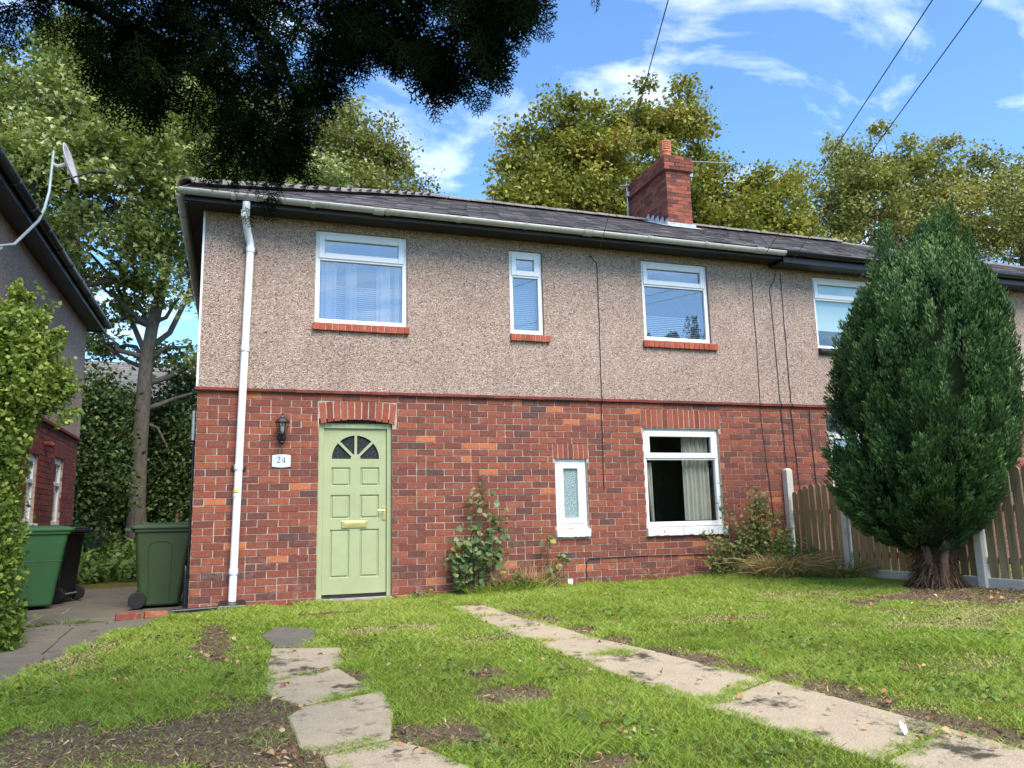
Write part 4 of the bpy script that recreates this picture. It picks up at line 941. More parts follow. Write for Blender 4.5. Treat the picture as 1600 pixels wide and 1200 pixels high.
# house number sign
t = thing('house_number_sign', 'small pale oval-topped plaque reading 24 under the wall lantern', 'sign', (.976, -.004, 1.70), local=True)
W_, H_ = .108, .068
poly = [(-W_, -H_)]+[(-W_+2*W_*i/10, -H_-.012*math.sin(math.pi*i/10)) for i in range(1, 10)]+[(W_, -H_), (W_, H_)]+[(W_-2*W_*i/10, H_+.012*math.sin(math.pi*i/10)) for i in range(1, 10)]+[(-W_, H_)]
MB().prism_xz(poly, -.014, -.002).build('plaque', 'sign', t, bevel=.003)
MB().prism_xz([(x*1.05, z*1.07) for x, z in poly], -.0075, -.0015).build('backing', 'ink', t)
def strokes(parent, polys, y0=-.0165, y1=-.0142, nm='numeral'):
    for pl in polys: MB().prism_xz(pl, y0, y1).build(nm, 'ink', parent)
def ribbon(pts, wd):
    L, R2 = [], []
    for i, p in enumerate(pts):
        a = pts[max(i-1, 0)]; b = pts[min(i+1, len(pts)-1)]; dx_, dz_ = b[0]-a[0], b[1]-a[1]; l = math.hypot(dx_, dz_) or 1
        ww = wd[i] if isinstance(wd, list) else wd
        L.append((p[0]-dz_/l*ww, p[1]+dx_/l*ww)); R2.append((p[0]+dz_/l*ww, p[1]-dx_/l*ww))
    return L, R2
m2 = MB()
def add_ribbon(pts, wd):
    L, R2 = ribbon(pts, wd); n = len(L)
    m2.add([(x, -.0165, z) for x, z in L]+[(x, -.0165, z) for x, z in R2], [(i, i+1, n+i+1, n+i) for i in range(n-1)])
    m2.add([(x, -.0145, z) for x, z in L]+[(x, -.0145, z) for x, z in R2], [(i, n+i, n+i+1, i+1) for i in range(n-1)])
add_ribbon([(-.048, .026), (-.045, .038), (-.036, .046), (-.026, .046), (-.018, .038), (-.018, .026), (-.028, .008), (-.046, -.016), (-.050, -.020)], [.002, .0025, .003, .0035, .005, .005, .0035, .0025, .002])
add_ribbon([(-.051, -.019), (-.012, -.019)], .0036); add_ribbon([(-.013, -.019), (-.010, -.008)], .0016)
m2.build('numeral', 'ink', t); m2 = MB()
add_ribbon([(.036, .047), (.036, -.022)], .0042); add_ribbon([(.034, .044), (.004, .000)], .0018); add_ribbon([(.003, -.002), (.050, -.002)], .0026); add_ribbon([(.026, -.021), (.046, -.021)], .0016)
m2.build('numeral', 'ink', t); m2 = MB()
for x in (-.090, .090): MB().lathe([(.0055, -.0155), (.006, -.014), (.006, -.010)], (x, 0, 0), 8, axis='y').build('screw', 'steel', t)
# gully cover
t = thing('gully_cover', 'black slotted drain hopper at the foot of the white downpipe', 'drain', (.47, -.16, 0), local=True)
g = MB(); g.add([(-.17, -.14, -.06), (.17, -.14, -.06), (.17, .15, -.06), (-.17, .15, -.06), (-.155, -.12, .06), (.155, -.12, .06), (.14, .12, .10), (-.14, .12, .10)], [(0, 1, 5, 4), (1, 2, 6, 5), (2, 3, 7, 6), (3, 0, 4, 7), (4, 5, 6, 7)]); g.build('hopper', 'blackpvc', t, bevel=.012)
for i in range(11): MB().box(-.14+i*.027, -.14+i*.027+.008, -.152, -.128, -.045, .045).build('slot_bar', 'hub', t)
# loose bricks
def loose(loc, rz, label, tv, grp=None, dims=(.215, .102, .065)):
    m2 = MB(); m2.box(-dims[0]/2, dims[0]/2, -dims[1]/2, dims[1]/2, 0, dims[2], tv, .004)
    o = m2.build('loose_brick', 'brick', None, bevel=.007); o.location = loc; o.rotation_euler = (random.uniform(-.03, .03), random.uniform(-.03, .03), rz); return tag(o, label, 'brick', grp)
e0 = np.array([-.74, -.02]); e1 = np.array([-.20, .10])
loose((-.62, .02, -.062), .22, 'moss-edged red edging brick nearest the path in front of the dark green bin', .55, dims=(.25, .10, .075))
loose((-.34, .085, -.06), .2, 'pale worn edging brick between the dark green bin and the house corner', .9, dims=(.24, .10, .07))
loose((-.60, .16, -.065), 1.4, 'broken brick lying behind the edging bricks at the bin wheel', .3)
loose((2.44, -.10, -.005), .3, 'broken orange brick beside the front door step', .92, dims=(.2, .1, .065))
t = MB().box(4.665, 4.735, -.012, .0, .06, .145).build('wall_vent', 'white', None, bevel=.004); tag(t, 'small white cover plate low on brick wall below the frosted window', 'vent')
# cables down the front
def cable(pts, r, label, name='wall_cable'):
    P = []
    for (a, b) in zip(pts[:-1], pts[1:]):
        for k in range(6):
            u = k/6; P.append((a[0]+(b[0]-a[0])*u+random.uniform(-.006, .006), a[1]+(b[1]-a[1])*u, a[2]+(b[2]-a[2])*u))
    P.append(pts[-1])
    return tag(MB().tube(P, r, 5).build(name, 'blackpvc', None), label, 'cable')
yc = -.024
cable([(5.16, -.05, 4.66), (5.22, yc, 4.60), (5.28, yc, 4.55), (5.275, yc, 3.6), (5.262, yc-.0, 2.62), (5.262, -.055, 2.58), (5.262, -.055, 2.53), (5.258, -.012, 2.50), (5.248, -.012, 1.32)], .0055, 'thin black cable dropping between the frosted window and curtained window')
cable([(7.90, yc, 4.62), (7.90, yc, 3.4), (7.885, yc, 2.62), (7.885, -.056, 2.57), (7.88, -.056, 2.53), (7.88, -.012, 2.49), (7.93, -.012, 1.6), (7.98, -.012, .75)], .005, 'thin black cable on brick wall between the curtained window and first fence post')
cable([(8.36, -.03, 4.66), (8.30, yc, 4.50), (8.22, yc, 4.40), (8.235, yc, 3.5), (8.25, yc, 2.62), (8.25, -.056, 2.57), (8.25, -.056, 2.53), (8.255, -.012, 2.49), (8.29, -.012, 1.2)], .0055, 'thin black cable with a kink near the eaves above the fence post')
cable([(8.44, yc, 4.66), (8.44, yc, 3.5), (8.44, yc, 2.62), (8.44, -.056, 2.57), (8.44, -.056, 2.53), (8.44, -.012, 2.49), (8.485, -.012, 1.1)], .006, 'thin black cable on the wall of the adjoining house beside the party line')
cable([(8.765, -.02, 2.50), (8.775, -.012, 2.0), (8.79, -.012, 1.1)], .006, 'short black cable below the string course beside the black lintel')
cable([(4.93, -.012, .02), (4.945, -.012, .36), (5.0, -.014, .40), (5.8, -.012, .405), (6.9, -.012, .39)], .0055, 'low black cable running along the brickwork under the curtained window')
# telephone wires to a pole behind the viewer
d_ = ray(745, 1132); pole = CAM-d_*24
def wire(a, label, dxp=0, name='telephone_wire'):
    a = np.array(a); b = pole+np.array([dxp, 0, 0]); P = []
    for k in range(25):
        u = k/24; p = a+(b-a)*u; p[2] -= .25*4*u*(1-u); P.append(tuple(p))
    return tag(MB().tube(P, .005, 5).build(name, 'blackpvc', None), label, 'wire')
wire((5.16, -.40, 4.66), 'overhead telephone wire reaching the eaves above the frosted window'); wire((7.83, -.42, 4.72), 'overhead wire meeting the end of the pale gutter', .05); wire((8.32, -.44, 4.70), 'overhead wire meeting the black gutter of the adjoining house', .1)
# tv aerials on the chimney
t = thing('tv_aerial', 'slim grey television aerial with long boom clamped high on the chimney', 'aerial', (CX1+.06, CY0+.1, 7.5))
MB().tube([(CX1+.10, CY0+.12, 7.42), (CX1+.10, CY0+.12, 7.84)], .013, 8).build('mast', 'steel', t)
MB().box(CX1+.052, CX1+.13, CY0+.09, CY0+.15, 7.50, 7.60).build('bracket', 'steel', t)
p0 = np.array([CX1-.05, CY0+.12, 7.82]); dr = np.array([.94, -.28, -.05])
MB().tube([tuple(p0), tuple(p0+dr*1.0)], .011, 6).build('boom', 'steel', t)
for i in range(9):
    c = p0+dr*(.12+i*.1); s_ = np.array([.28, .94, 0])*(.13-.006*i)
    for dz_ in (.0,): MB().tube([tuple(c-s_), tuple(c+s_)], .0055, 5).build('element', 'steel', t)
t = thing('tv_aerial', 'small rusty aerial on a thin mast behind the chimney stack', 'aerial', (CX0-.1, CY1-.2, 7.0))
MB().tube([(CX0-.09, CY1-.12, 6.85), (CX0-.09, CY1-.12, 7.85)], .014, 6).build('mast', 'steel', t)
MB().tube([(CX0-.25, CY1-.12, 7.78), (CX0+.45, CY1-.25, 7.86)], .010, 6).build('boom', 'steel', t)
for i in range(6): MB().tube([(CX0-.2+i*.1, CY1-.3-.01*i, 7.785+.01*i), (CX0-.2+i*.1, CY1+.08-.01*i, 7.785+.01*i)], .006, 5).build('element', 'steel', t)
MB().box(CX0-.11, CX0-.048, CY1-.16, CY1-.08, 7.55, 7.65).build('bracket', 'steel', t)
# satellite dish on the neighbour's eaves
XD = -2.0
b0, b1, b2, b3_ = [atX(x, y, XD) for x, y in ((22, 382), (60, 345), (77, 300), (84, 236))]
t = thing('satellite_dish', 'grey satellite dish on a bent galvanised mast above the black eaves', 'satellite dish', tuple(atX(14, 400, XD)))
MB().tube([(NX+.02, b0[1]-.1, b0[2]-.12), tuple(b0), tuple((b0*.4+b1*.6)), tuple(b1), tuple((b1+b2)/2+np.array([0, .03, -.03])), tuple(b2), tuple((b2+b3_)/2), tuple(b3_)], .019, 10).build('mast', 'steel', t, smooth=True)
for dz_ in (-.08, -.45):
    z_ = b0[2]+dz_; MB().box(NX+.017, NX+.05, b0[1]-.35, b0[1]+.12, z_-.025, z_+.025).build('wall_bracket', 'blackmetal', t)
MB().tube([(NX+.05, b0[1]-.15, b0[2]-.45), (NX+.3, b0[1]-.05, b0[2]-.06)], .014, 6).build('strut', 'steel', t)
dc = (b3_*.68+b2*.32)+np.array([.17, .02, .02]); ax = norm(np.array([.92, -.10, .28]))
def dish_pts(R0, depth, n=24, rings=6):
    u = norm(np.cross(ax, (0, 0, 1))); v = np.cross(u, ax); vs = []
    for r in range(rings+1):
        rr_ = R0*r/rings
        for k in range(n): a = 2*math.pi*k/n; vs.append(dc+u*rr_*math.cos(a)*.92+v*rr_*math.sin(a)*1.08+ax*depth*(r/rings)**2)
    return vs
vs = dish_pts(.27, .055); n = 24; vb = [p-ax*.008 for p in vs]; N_ = len(vs)
fs = [(r*n+k, r*n+(k+1) % n, (r+1)*n+(k+1) % n, (r+1)*n+k) for r in range(6) for k in range(n)]
m2 = MB(); m2.add(vs+vb, fs+[tuple(N_+i for i in reversed(f)) for f in fs]+[(6*n+k, 6*n+(k+1) % n, N_+6*n+(k+1) % n, N_+6*n+k) for k in range(n)]); m2.build('reflector', 'dishgrey', t, smooth=True)
q = dc-ax*.02; mtop = b3_*.68+b2*.32
MB().tube([tuple(q), tuple(q-ax*.10), tuple(mtop)], .03, 8).build('mount', 'dishgrey', t)
tipd = dc+ax*.36-np.array([0, 0, .17]); MB().tube([tuple(dc-np.array([0, 0, .21])), tuple(tipd)], .012, 6).build('feed_arm', 'blackpvc', t)
MB().tube([tuple(tipd-ax*.02), tuple(tipd+norm(-ax+np.array([0, 0, .3]))*-.14)], .028, 10).build('receiver', 'blackpvc', t)
MB().tube([tuple(tipd), tuple((tipd+b1)/2-np.array([0, 0, .2])), tuple(b1)], .004, 5).build('lead', 'blackpvc', t)

# ------------------------------------------------ wheelie bins
def wheelie(loc, rz, label, mat, hubmat, arch=False, groupn='wheelie bins beside the houses'):
    t = thing('wheelie_bin', label, 'bin', loc, rz, groupn, local=True)
    def rr_(w_, d0, d1, z, r=.05, n=4):
        pts = []
        for cx, cy, a0 in ((w_/2-r, d1-r, 0), (-w_/2+r, d1-r, 90), (-w_/2+r, d0+r, 180), (w_/2-r, d0+r, 270)):
            for k in range(n+1): a = R_(a0+90*k/n); pts.append((cx+r*math.cos(a), cy+r*math.sin(a), z))
        return pts
    rings = [rr_(.42, -.22, .22, .03), rr_(.44, -.235, .24, .05), rr_(.50, -.285, .32, .62), rr_(.53, -.31, .37, .94), rr_(.57, -.335, .395, .945), rr_(.575, -.34, .40, .99)]
    n = len(rings[0]); vs = sum(rings, []); fs = [(i*n+k, i*n+(k+1) % n, (i+1)*n+(k+1) % n, (i+1)*n+k) for i in range(len(rings)-1) for k in range(n)]+[tuple(range(n-1, -1, -1)), tuple((len(rings)-1)*n+k for k in range(n))]
    body = MB().add(vs, fs).build('body', mat, t, bevel=.004)
    lr = [rr_(.60, -.36, .43, .985), rr_(.605, -.365, .435, .995), rr_(.60, -.36, .43, 1.02), rr_(.52, -.29, .36, 1.045), rr_(.36, -.16, .22, 1.06)]
    vs = sum(lr, []); lid = MB().add(vs, [(i*n+k, i*n+(k+1) % n, (i+1)*n+(k+1) % n, (i+1)*n+k) for i in range(4) for k in range(n)]+[tuple(range(n-1, -1, -1)), tuple(4*n+k for k in range(n))]).build('lid', mat, t, bevel=.004)
    for sx in (-1, 1): MB().box(sx*.13-.06, sx*.13+.06, .385, .455, 1.0, 1.03).build('lid_grip', mat, lid, bevel=.01)
    for sy in (-.20, .27): MB().box(-.10, .10, sy-.045, sy+.045, 1.035, 1.0635).build('lid_recess_shade', 'blackpvc', lid, bevel=.004)  # black boxes on the lid stand in for shaded recesses
    MB().tube([(-.27, -.41, .985), (.27, -.41, .985)], .018, 10).build('handle', mat, t)
    for sx in (-.25, 0, .25): MB().box(sx-.022, sx+.022, -.415, -.33, .955, .99).build('handle_bracket', mat, t, bevel=.006)
    MB().tube([(-.29, -.24, .105), (.29, -.24, .105)], .012, 8).build('axle', 'steel', t)
    for sx in (-1, 1):
        wv = MB().lathe([(.05, -.026), (.096, -.026), (.105, -.016), (.105, .016), (.096, .026), (.05, .026)], (sx*.265, -.24, .105), 24, axis='x').build('wheel', 'rubber', t, smooth=False, bevel=.003)
        MB().lathe([(.001, -.02), (.06, -.028), (.066, -.0265), (.066, .0265), (.06, .028), (.001, .02)], (sx*.265, -.24, .105), 18, axis='x').build('hub', hubmat, wv)
    if arch:                                        # raised arch-shaped outline pressed into the flanks
        for sx in (-1, 1):
            def px_(z): return sx*(.22+(z-.05)/.89*.047+.001)
            pth = [(.12, .1)]+[(.12+.02*k/4, .1+.66*k/4) for k in range(1, 5)]+[(.14-.14*(1-math.cos(math.pi*k/8))/1.0, .76+.07*math.sin(math.pi*k/8)) for k in range(1, 8)]+[(-.14+.02*k/4, .76-.66*k/4) for k in range(0, 5)]
            MB().tube([(px_(z), y, z) for y, z in pth], .007, 6).build('moulding', mat, body)
    else:
        for sx in (-1, 1): MB().tube([(sx*.251, -.27, .60), (sx*.251, .30, .60)], .004, 5).build('moulding', mat, body)
        MB().box(-.2, .2, .318, .330, .60, .61).build('moulding', mat, body)
    return t
wheelie((-.415, 1.45, -.053), R_(-90), 'dark green wheelie bin with arch-shaped moulding standing against the house corner', 'bin_dgreen', 'rubber', True)
wheelie((-2.06, 2.2, -.053), R_(-66), 'bright green wheelie bin half hidden by the privet hedge', 'bin_green', 'hub')
wheelie((-1.98, 3.1, -.053), R_(72), 'black wheelie bin turned backwards behind the bright green bin', 'bin_black', 'rubber')

# ------------------------------------------------ garden fence (X = 8.2, running away from the house)
FX = 8.24
t = thing('garden_fence', 'weathered timber board fence with concrete posts beside the conifer', 'fence', (FX, -2, .1))
PY = [-.06, -1.21, -3.24, -5.3]
for i, y in enumerate(PY):
    zt = [1.60, 1.40, 1.36, 1.40][i]; g0 = gz(FX, y)
    m2 = MB(); m2.box(FX-.055, FX+.055, y-.05, y+.05, g0-.4, zt-.03, .5, .003); m2.add([(FX-.055, y-.05, zt-.03), (FX+.055, y-.05, zt-.03), (FX+.055, y+.05, zt-.03), (FX-.055, y+.05, zt-.03), (FX-.03, y-.025, zt), (FX+.03, y-.025, zt), (FX+.03, y+.025, zt), (FX-.03, y+.025, zt)], [(0, 1, 5, 4), (1, 2, 6, 5), (2, 3, 7, 6), (3, 0, 4, 7), (4, 5, 6, 7)])
    m2.build('post', 'concrete', t, bevel=.008)
for i, (ya, yb) in enumerate(zip(PY[:-1], PY[1:])):
    y0, y1 = yb+.055, ya-.055; g0 = gz(FX, (y0+y1)/2)
    MB().box(FX-.022, FX+.022, y0-.02, y1+.02, g0-.12, g0+.11, .5, .003).build('gravel_board', 'concrete', t, bevel=.006)
    for z in (g0+.30, g0+.85): MB().box(FX+.012, FX+.05, y0, y1, z-.035, z+.035).build('rail', 'wood', t)
    n = round((y1-y0)/.128); stp = (y1-y0)/n
    for k in range(n):
        u = (k+.5)/n; zt = (1.215+.13*math.sin(math.pi*u) if i != 2 else 1.30+.10*math.sin(math.pi*u)) + random.uniform(-.012, .012)
        yk = y0+k*stp; wv = .106+random.uniform(-.006, .004); th = random.uniform(-.012, .012)
        m2 = MB(); bz = g0+.115
        pl = [(yk+.004, bz), (yk+.004+wv, bz), (yk+.004+wv+th, zt-.035), (yk+.004+wv*.8+th, zt-.006), (yk+.004+wv*.5+th, zt), (yk+.004+wv*.2+th, zt-.006), (yk+.004+th, zt-.035)]
        xo = FX-.012+random.uniform(-.006, .006); nn = len(pl)
        m2.add([(xo, y, z) for y, z in pl]+[(xo+.018, y, z) for y, z in pl], [tuple(range(nn-1, -1, -1)), tuple(range(nn, 2*nn))]+[(q, (q+1) % nn, nn+(q+1) % nn, nn+q) for q in range(nn)], random.random())
        m2.build('board', 'wood2' if i == 2 else 'wood', t)
# ------------------------------------------------ metal railings at the back
t = thing('railing_fence', 'dark metal railings among shrubs at the back of the garden', 'fence', (-2, 13.5, .5))
for z in (.75, 1.75): MB().box(-6.5, 1.5, 13.48, 13.52, z, z+.05).build('rail', 'blackpaint', t)
for i in range(54): MB().box(-6.4+i*.146, -6.375+i*.146, 13.45, 13.478, .3, 1.95).build('bar', 'blackpaint', t)

# ================================================================== VEGETATION
def crook(a, b, n=6, amp=.12, sag=0):
    a, b = np.array(a, float), np.array(b, float); L = np.linalg.norm(b-a); off = rng.normal(size=(n+1, 3))*amp*L/n; off[0] = off[-1] = 0
    off = np.cumsum(off, 0); off -= np.linspace(0, 1, n+1)[:, None]*off[-1]
    u = np.linspace(0, 1, n+1)[:, None]; P = a+(b-a)*u+off; P[:, 2] += sag*L*np.sin(np.pi*u[:, 0]); return P
def tree(name, label, cat, base, trunk_pts, r0, lobes, ncl, nleaf, lsize, mat, tmpl=T_PALM, group=None, sig=.42, barkmat='bark', tint_mu=.45, flat=.6, limb_r=.11, twigs=True, crown_name='crown', shell=.35, hang=0):
    """trunk through trunk_pts; a limb to each lobe (centre, radius); leaf clumps fill the lobes"""
    t = thing(name, label, cat, tuple(base), group=group)
    tp = np.array(trunk_pts, float); rad = np.linspace(r0, r0*.45, len(tp)); rad[0] *= 1.35
    tr = MB(); tr.tube([tuple(p) for p in tp], list(rad), 10); trunk = tr.build('trunk', barkmat, t, smooth=True)
    lb = MB(); nodes = []
    for (c, r) in lobes:
        c = np.array(c, float); i = int(np.argmin([np.linalg.norm(c-p)+(0 if k > len(tp)*.3 else 5) + max(0, p[2]-c[2]+.2)*2 for k, p in enumerate(tp)]))
        P = crook(tp[i], c, 7, .35, .04); rr_ = np.linspace(min(limb_r*(.6+.25*np.mean(r)), rad[i]*.8), .03, 8)
        lb.tube([tuple(p) for p in P], list(rr_), 7, False); nodes.append(P)
    CP, CL = [], []
    vol = np.array([np.prod(np.broadcast_to(r, (3,)))**(2/3) for _, r in lobes]); per = np.maximum(1, np.round(ncl*vol/vol.sum())).astype(int)
    for (c, r), n, P in zip(lobes, per, nodes):
        r = np.broadcast_to(np.asarray(r, float), (3,)); d = norm(rng.normal(size=(n, 3))); q = rng.random(n)**shell
        C = np.array(c)+d*r*q[:, None]*(.75+.5*rng.random((n, 1))); CP.append(C)
        if twigs:
            for k in range(n):
                j = int(np.argmin(np.linalg.norm(P[3:]-C[k], axis=1)))+3
                lb.tube([tuple(p) for p in crook(P[j], C[k], 3, .3)], [.028, .02, .013, .006], 4, False)
    lb.build('limbs', barkmat, trunk, smooth=True)
    CP = np.concatenate(CP); m = max(1, nleaf//len(CP)); n = m*len(CP)
    cs = sig*(.6+.8*rng.random(len(CP)))
    ctint = rng.normal(0, .17, len(CP))
    off = np.clip(rng.normal(size=(n, 3)), -1.7, 1.7)*np.repeat(cs, m)[:, None]; off[:, 2] *= flat; off[:, 2] -= hang*np.abs(rng.normal(size=n))*sig
    P = np.repeat(CP, m, 0)+off
    up_ = rdir(n, .9); D = rdir(n, -.25); D = norm(D-up_*np.sum(D*up_, 1, keepdims=True)*.7)
    ti = np.clip(tint_mu+np.repeat(ctint, m)+rng.normal(0, .17, n), 0, 1)
    me = scatter(crown_name, P, D, up_, lsize*(.65+.7*rng.random(n)), ti, tmpl)
    link(crown_name, me, mat, t); return t
def px_lobes(lst): # (px,py,Y,radius m)
    return [(atY(x, y, Y), r) for x, y, Y, r in lst]
# sycamore behind the gap
Y0 = 12.0; tb = np.array([*atY(213, 850, Y0)[:2], .40])
tp = [tb, atY(214, 790, Y0), atY(218, 700, Y0), atY(224, 620, Y0), atY(229, 560, Y0), atY(238, 510, Y0), atY(252, 455, Y0+.2), atY(262, 400, Y0+.3), atY(275, 340, Y0+.3), atY(280, 280, Y0+.4)]
SY = px_lobes([(30, 250, 11.5, 1.3), (110, 210, 12, 1.5), (60, 310, 10.8, 1.2), (140, 290, 10.6, 1.4), (215, 255, 11, 1.4), (290, 300, 11, 1.3), (180, 345, 10.8, .95), (100, 360, 11, .8), (245, 350, 11.2, .9), (300, 250, 12.5, 1.5), (370, 280, 13, 1.5), (252, 435, 11.3, .62), (205, 415, 11, .5), (288, 455, 11.5, .45), (310, 395, 12.5, .55), (160, 450, 12, .4), (340, 350, 13, 1.0), (420, 260, 14, 1.5), (480, 275, 14, 1.2), (150, 170, 13, 1.6), (260, 180, 13, 1.6), (300, 540, 12.5, .5), (130, 520, 13, .6), (175, 545, 13.5, .55), (265, 560, 13.5, .5), (215, 480, 12.5, .5), (120, 430, 12.5, .6), (60, 230, 12.5, 1.3), (-40, 280, 11.5, 1.4), (-60, 380, 11, 1.2), (180, 500, 12.5, .5)])
tree('sycamore_tree', 'tall spreading sycamore with bare grey trunk between the two houses', 'tree', tb, tp, .22, SY, 260, 60000, .118, 'syc', T_PALM, sig=.33, tint_mu=.52, shell=.22, limb_r=.10)
# extra bare limbs low on the sycamore belong to its silhouette
lm = MB()
for pts, r in [([(224, 640), (250, 632), (275, 622), (310, 612)], .075), ([(228, 600), (262, 590), (290, 575), (312, 556)], .085), ([(226, 575), (195, 562), (165, 540), (140, 500)], .06), ([(232, 545), (265, 520), (290, 470), (305, 420)], .09), ([(222, 660), (245, 668), (262, 700), (270, 740)], .05), ([(230, 560), (205, 500), (180, 440), (140, 395)], .075), ([(300, 470), (296, 430), (292, 380), (300, 330)], .07)]:
    lm.tube([tuple(atY(x, y, Y0+.2+.15*i)) for i, (x, y) in enumerate(pts)], [r, r*.85, r*.7, r*.45], 8)
lo = lm.build('limbs', 'bark', None, smooth=True); sy_ = [o for o in bpy.data.objects if o.name == 'sycamore_tree'][0]; trk = [c for c in sy_.children if c.name.startswith('trunk')][0]; lo.parent = trk
# other trees beyond
def far_tree(label, Y, lobes, tb_px, top_px, nleaf, mat, lsize, ncl, group='trees rising behind the houses', tint_mu=.5, sig=.5, r0=.28, tmpl=T_DIA):
    b = np.array([*atY(tb_px, 600, Y)[:2], .6]); top = atY(*top_px, Y); tp = [b+(top-b)*u+np.array([math.sin(u*5)*.2, 0, 0]) for u in np.linspace(0, 1, 8)]
    return tree('broadleaf_tree', label, 'tree', b, tp, r0, px_lobes(lobes), int(ncl*.66), int(nleaf*1.35), lsize*.68, mat, tmpl, group, sig*.85, tint_mu=tint_mu, shell=.28)
far_tree('dense green tree rising high behind the satellite dish', 19, [(20, 160, 19, 2.0), (90, 130, 19, 2.2), (170, 150, 18, 2.2), (40, 190, 18, 1.7), (130, 110, 20, 2.0), (230, 170, 19, 2.0), (320, 200, 20, 1.9), (-50, 190, 19, 2.0), (330, 150, 20, 2.0), (240, 110, 21, 2)], 110, (130, 150), 30000, 'syc', .24, 230, tint_mu=.34)
far_tree('golden-tipped tree rising just over the hipped end of the roof', 18, [(540, 225, 18, 1.5), (590, 245, 18, 1.3), (520, 270, 17, 1.3), (560, 285, 17, 1.3), (615, 275, 18, .9), (640, 292, 18, .6), (480, 235, 18, 1.5), (440, 220, 18, 1.5), (560, 200, 18.5, .7)], 545, (545, 240), 17000, 'gold2', .19, 170, tint_mu=.42, sig=.42)
far_tree('large rounded chestnut-like tree turning yellow directly behind the chimney', 15, [(905, 230, 15, 1.9), (960, 215, 15, 1.7), (1025, 190, 15.5, 1.5), (1060, 165, 16, .9), (860, 255, 15, 1.7), (840, 290, 14.5, 1.4), (930, 280, 14, 1.9), (1000, 270, 14.5, 1.8), (1050, 240, 15.5, 1.4), (880, 320, 14, 1.4), (800, 275, 15, .7), (815, 225, 15.5, .5), (960, 330, 14, 1.5), (1075, 205, 16, .7), (795, 315, 14.5, .6), (1090, 300, 15, 1.2)], 960, (960, 220), 36000, 'gold', .235, 320, tint_mu=.42, sig=.42)
far_tree('lower yellow-green tree between the chimney and the clipped conifer', 15.5, [(1110, 310, 15.5, 1.4), (1160, 315, 15.5, 1.3), (1200, 340, 15.5, 1.1), (1120, 350, 15, 1.2), (1225, 300, 16.5, .8), (1240, 350, 16, .8), (1170, 360, 15, 1.1), (1245, 280, 17, .55), (1100, 270, 16, .8), (1215, 375, 15, .9)], 1150, (1150, 320), 18000, 'gold', .24, 170, tint_mu=.45, sig=.42)
far_tree('broad pale olive tree spreading behind the top of the conifer', 18, [(1330, 290, 18, 2.0), (1390, 280, 18, 2.1), (1300, 330, 18, 1.6), (1450, 290, 19, 2.2), (1360, 335, 17.5, 1.9), (1290, 375, 17.5, 1.3), (1520, 300, 19, 2.1), (1440, 340, 18, 2.0), (1570, 295, 20, 1.8), (1500, 350, 18, 2), (1345, 262, 18.5, .9), (1640, 310, 20, 2.2)], 1400, (1400, 290), 36000, 'gold2', .26, 300, tint_mu=.46, sig=.5)
far_tree('darker olive tree at the far end of the terrace roof', 16, [(1560, 345, 16, 1.7), (1600, 370, 16, 1.6), (1640, 330, 16, 2), (1530, 385, 16, 1.2)], 1600, (1600, 350), 12000, 'gold2', .2, 110, tint_mu=.25)
# evergreen shrubs at the back of the garden
def shrub(name, label, cat, base, lobes, ncl, nleaf, lsize, mat, tmpl=T_DIA, sig=.2, group=None, tint_mu=.45, hang=.5, r0=.06, flat=1.0):
    top = np.mean([c for c, r in lobes], 0); b = np.array(base, float); tp = [b+(top-b)*u for u in np.linspace(0, 1, 5)]
    return tree(name, label, cat, base, tp, r0, lobes, ncl, nleaf, lsize, mat, tmpl, group, sig, 'twig', tint_mu, flat, .03, True, 'foliage', .45, hang)
shrub('evergreen_shrub', 'tall dark evergreen shrub beside the sycamore trunk', 'shrub', (*atY(150, 850, 10.5)[:2], .35), px_lobes([(140, 640, 10.5, .7), (168, 690, 10.5, .55), (140, 720, 10.2, .7), (165, 755, 10.2, .5), (135, 785, 10, .45), (180, 630, 12.6, .6), (125, 670, 10.5, .5), (180, 780, 12.8, .5), (155, 600, 11, .45), (200, 690, 13.4, .7), (215, 760, 13.4, .7), (190, 820, 13, .5), (235, 650, 13.8, .7)]), 230, 19000, .115, 'dark', sig=.24, group='dark shrubs at the back of the garden', tint_mu=.5)
shrub('evergreen_shrub', 'dark shrub thicket close to the side wall of the house', 'shrub', (*atY(275, 850, 11.5)[:2], .35), px_lobes([(285, 640, 13, .55), (280, 690, 12.8, .5), (290, 740, 12.5, .5), (268, 770, 12.8, .4), (300, 790, 12, .5), (275, 820, 12.4, .35), (310, 690, 12.5, .6), (255, 700, 13.4, .6), (250, 790, 13.2, .6), (300, 600, 13.5, .5)]), 160, 12000, .11, 'dark', sig=.24, group='dark shrubs at the back of the garden', tint_mu=.45)
shrub('evergreen_shrub', 'dark undergrowth thicket behind the metal railings', 'shrub', (-5.5, 15.5, .6), [((-5.5, 15.5, 2.2), 1.5), ((-3.8, 16, 1.8), 1.3), ((-6.5, 15, 3.3), 1.2), ((-1.5, 16, 1.8), 1.4), ((.5, 15.5, 2.4), 1.5), ((-4.6, 16.5, 3.6), 1.3), ((2.2, 15, 2.2), 1.3)], 220, 14000, .19, 'dark', sig=.4, group='dark shrubs at the back of the garden', tint_mu=.3)
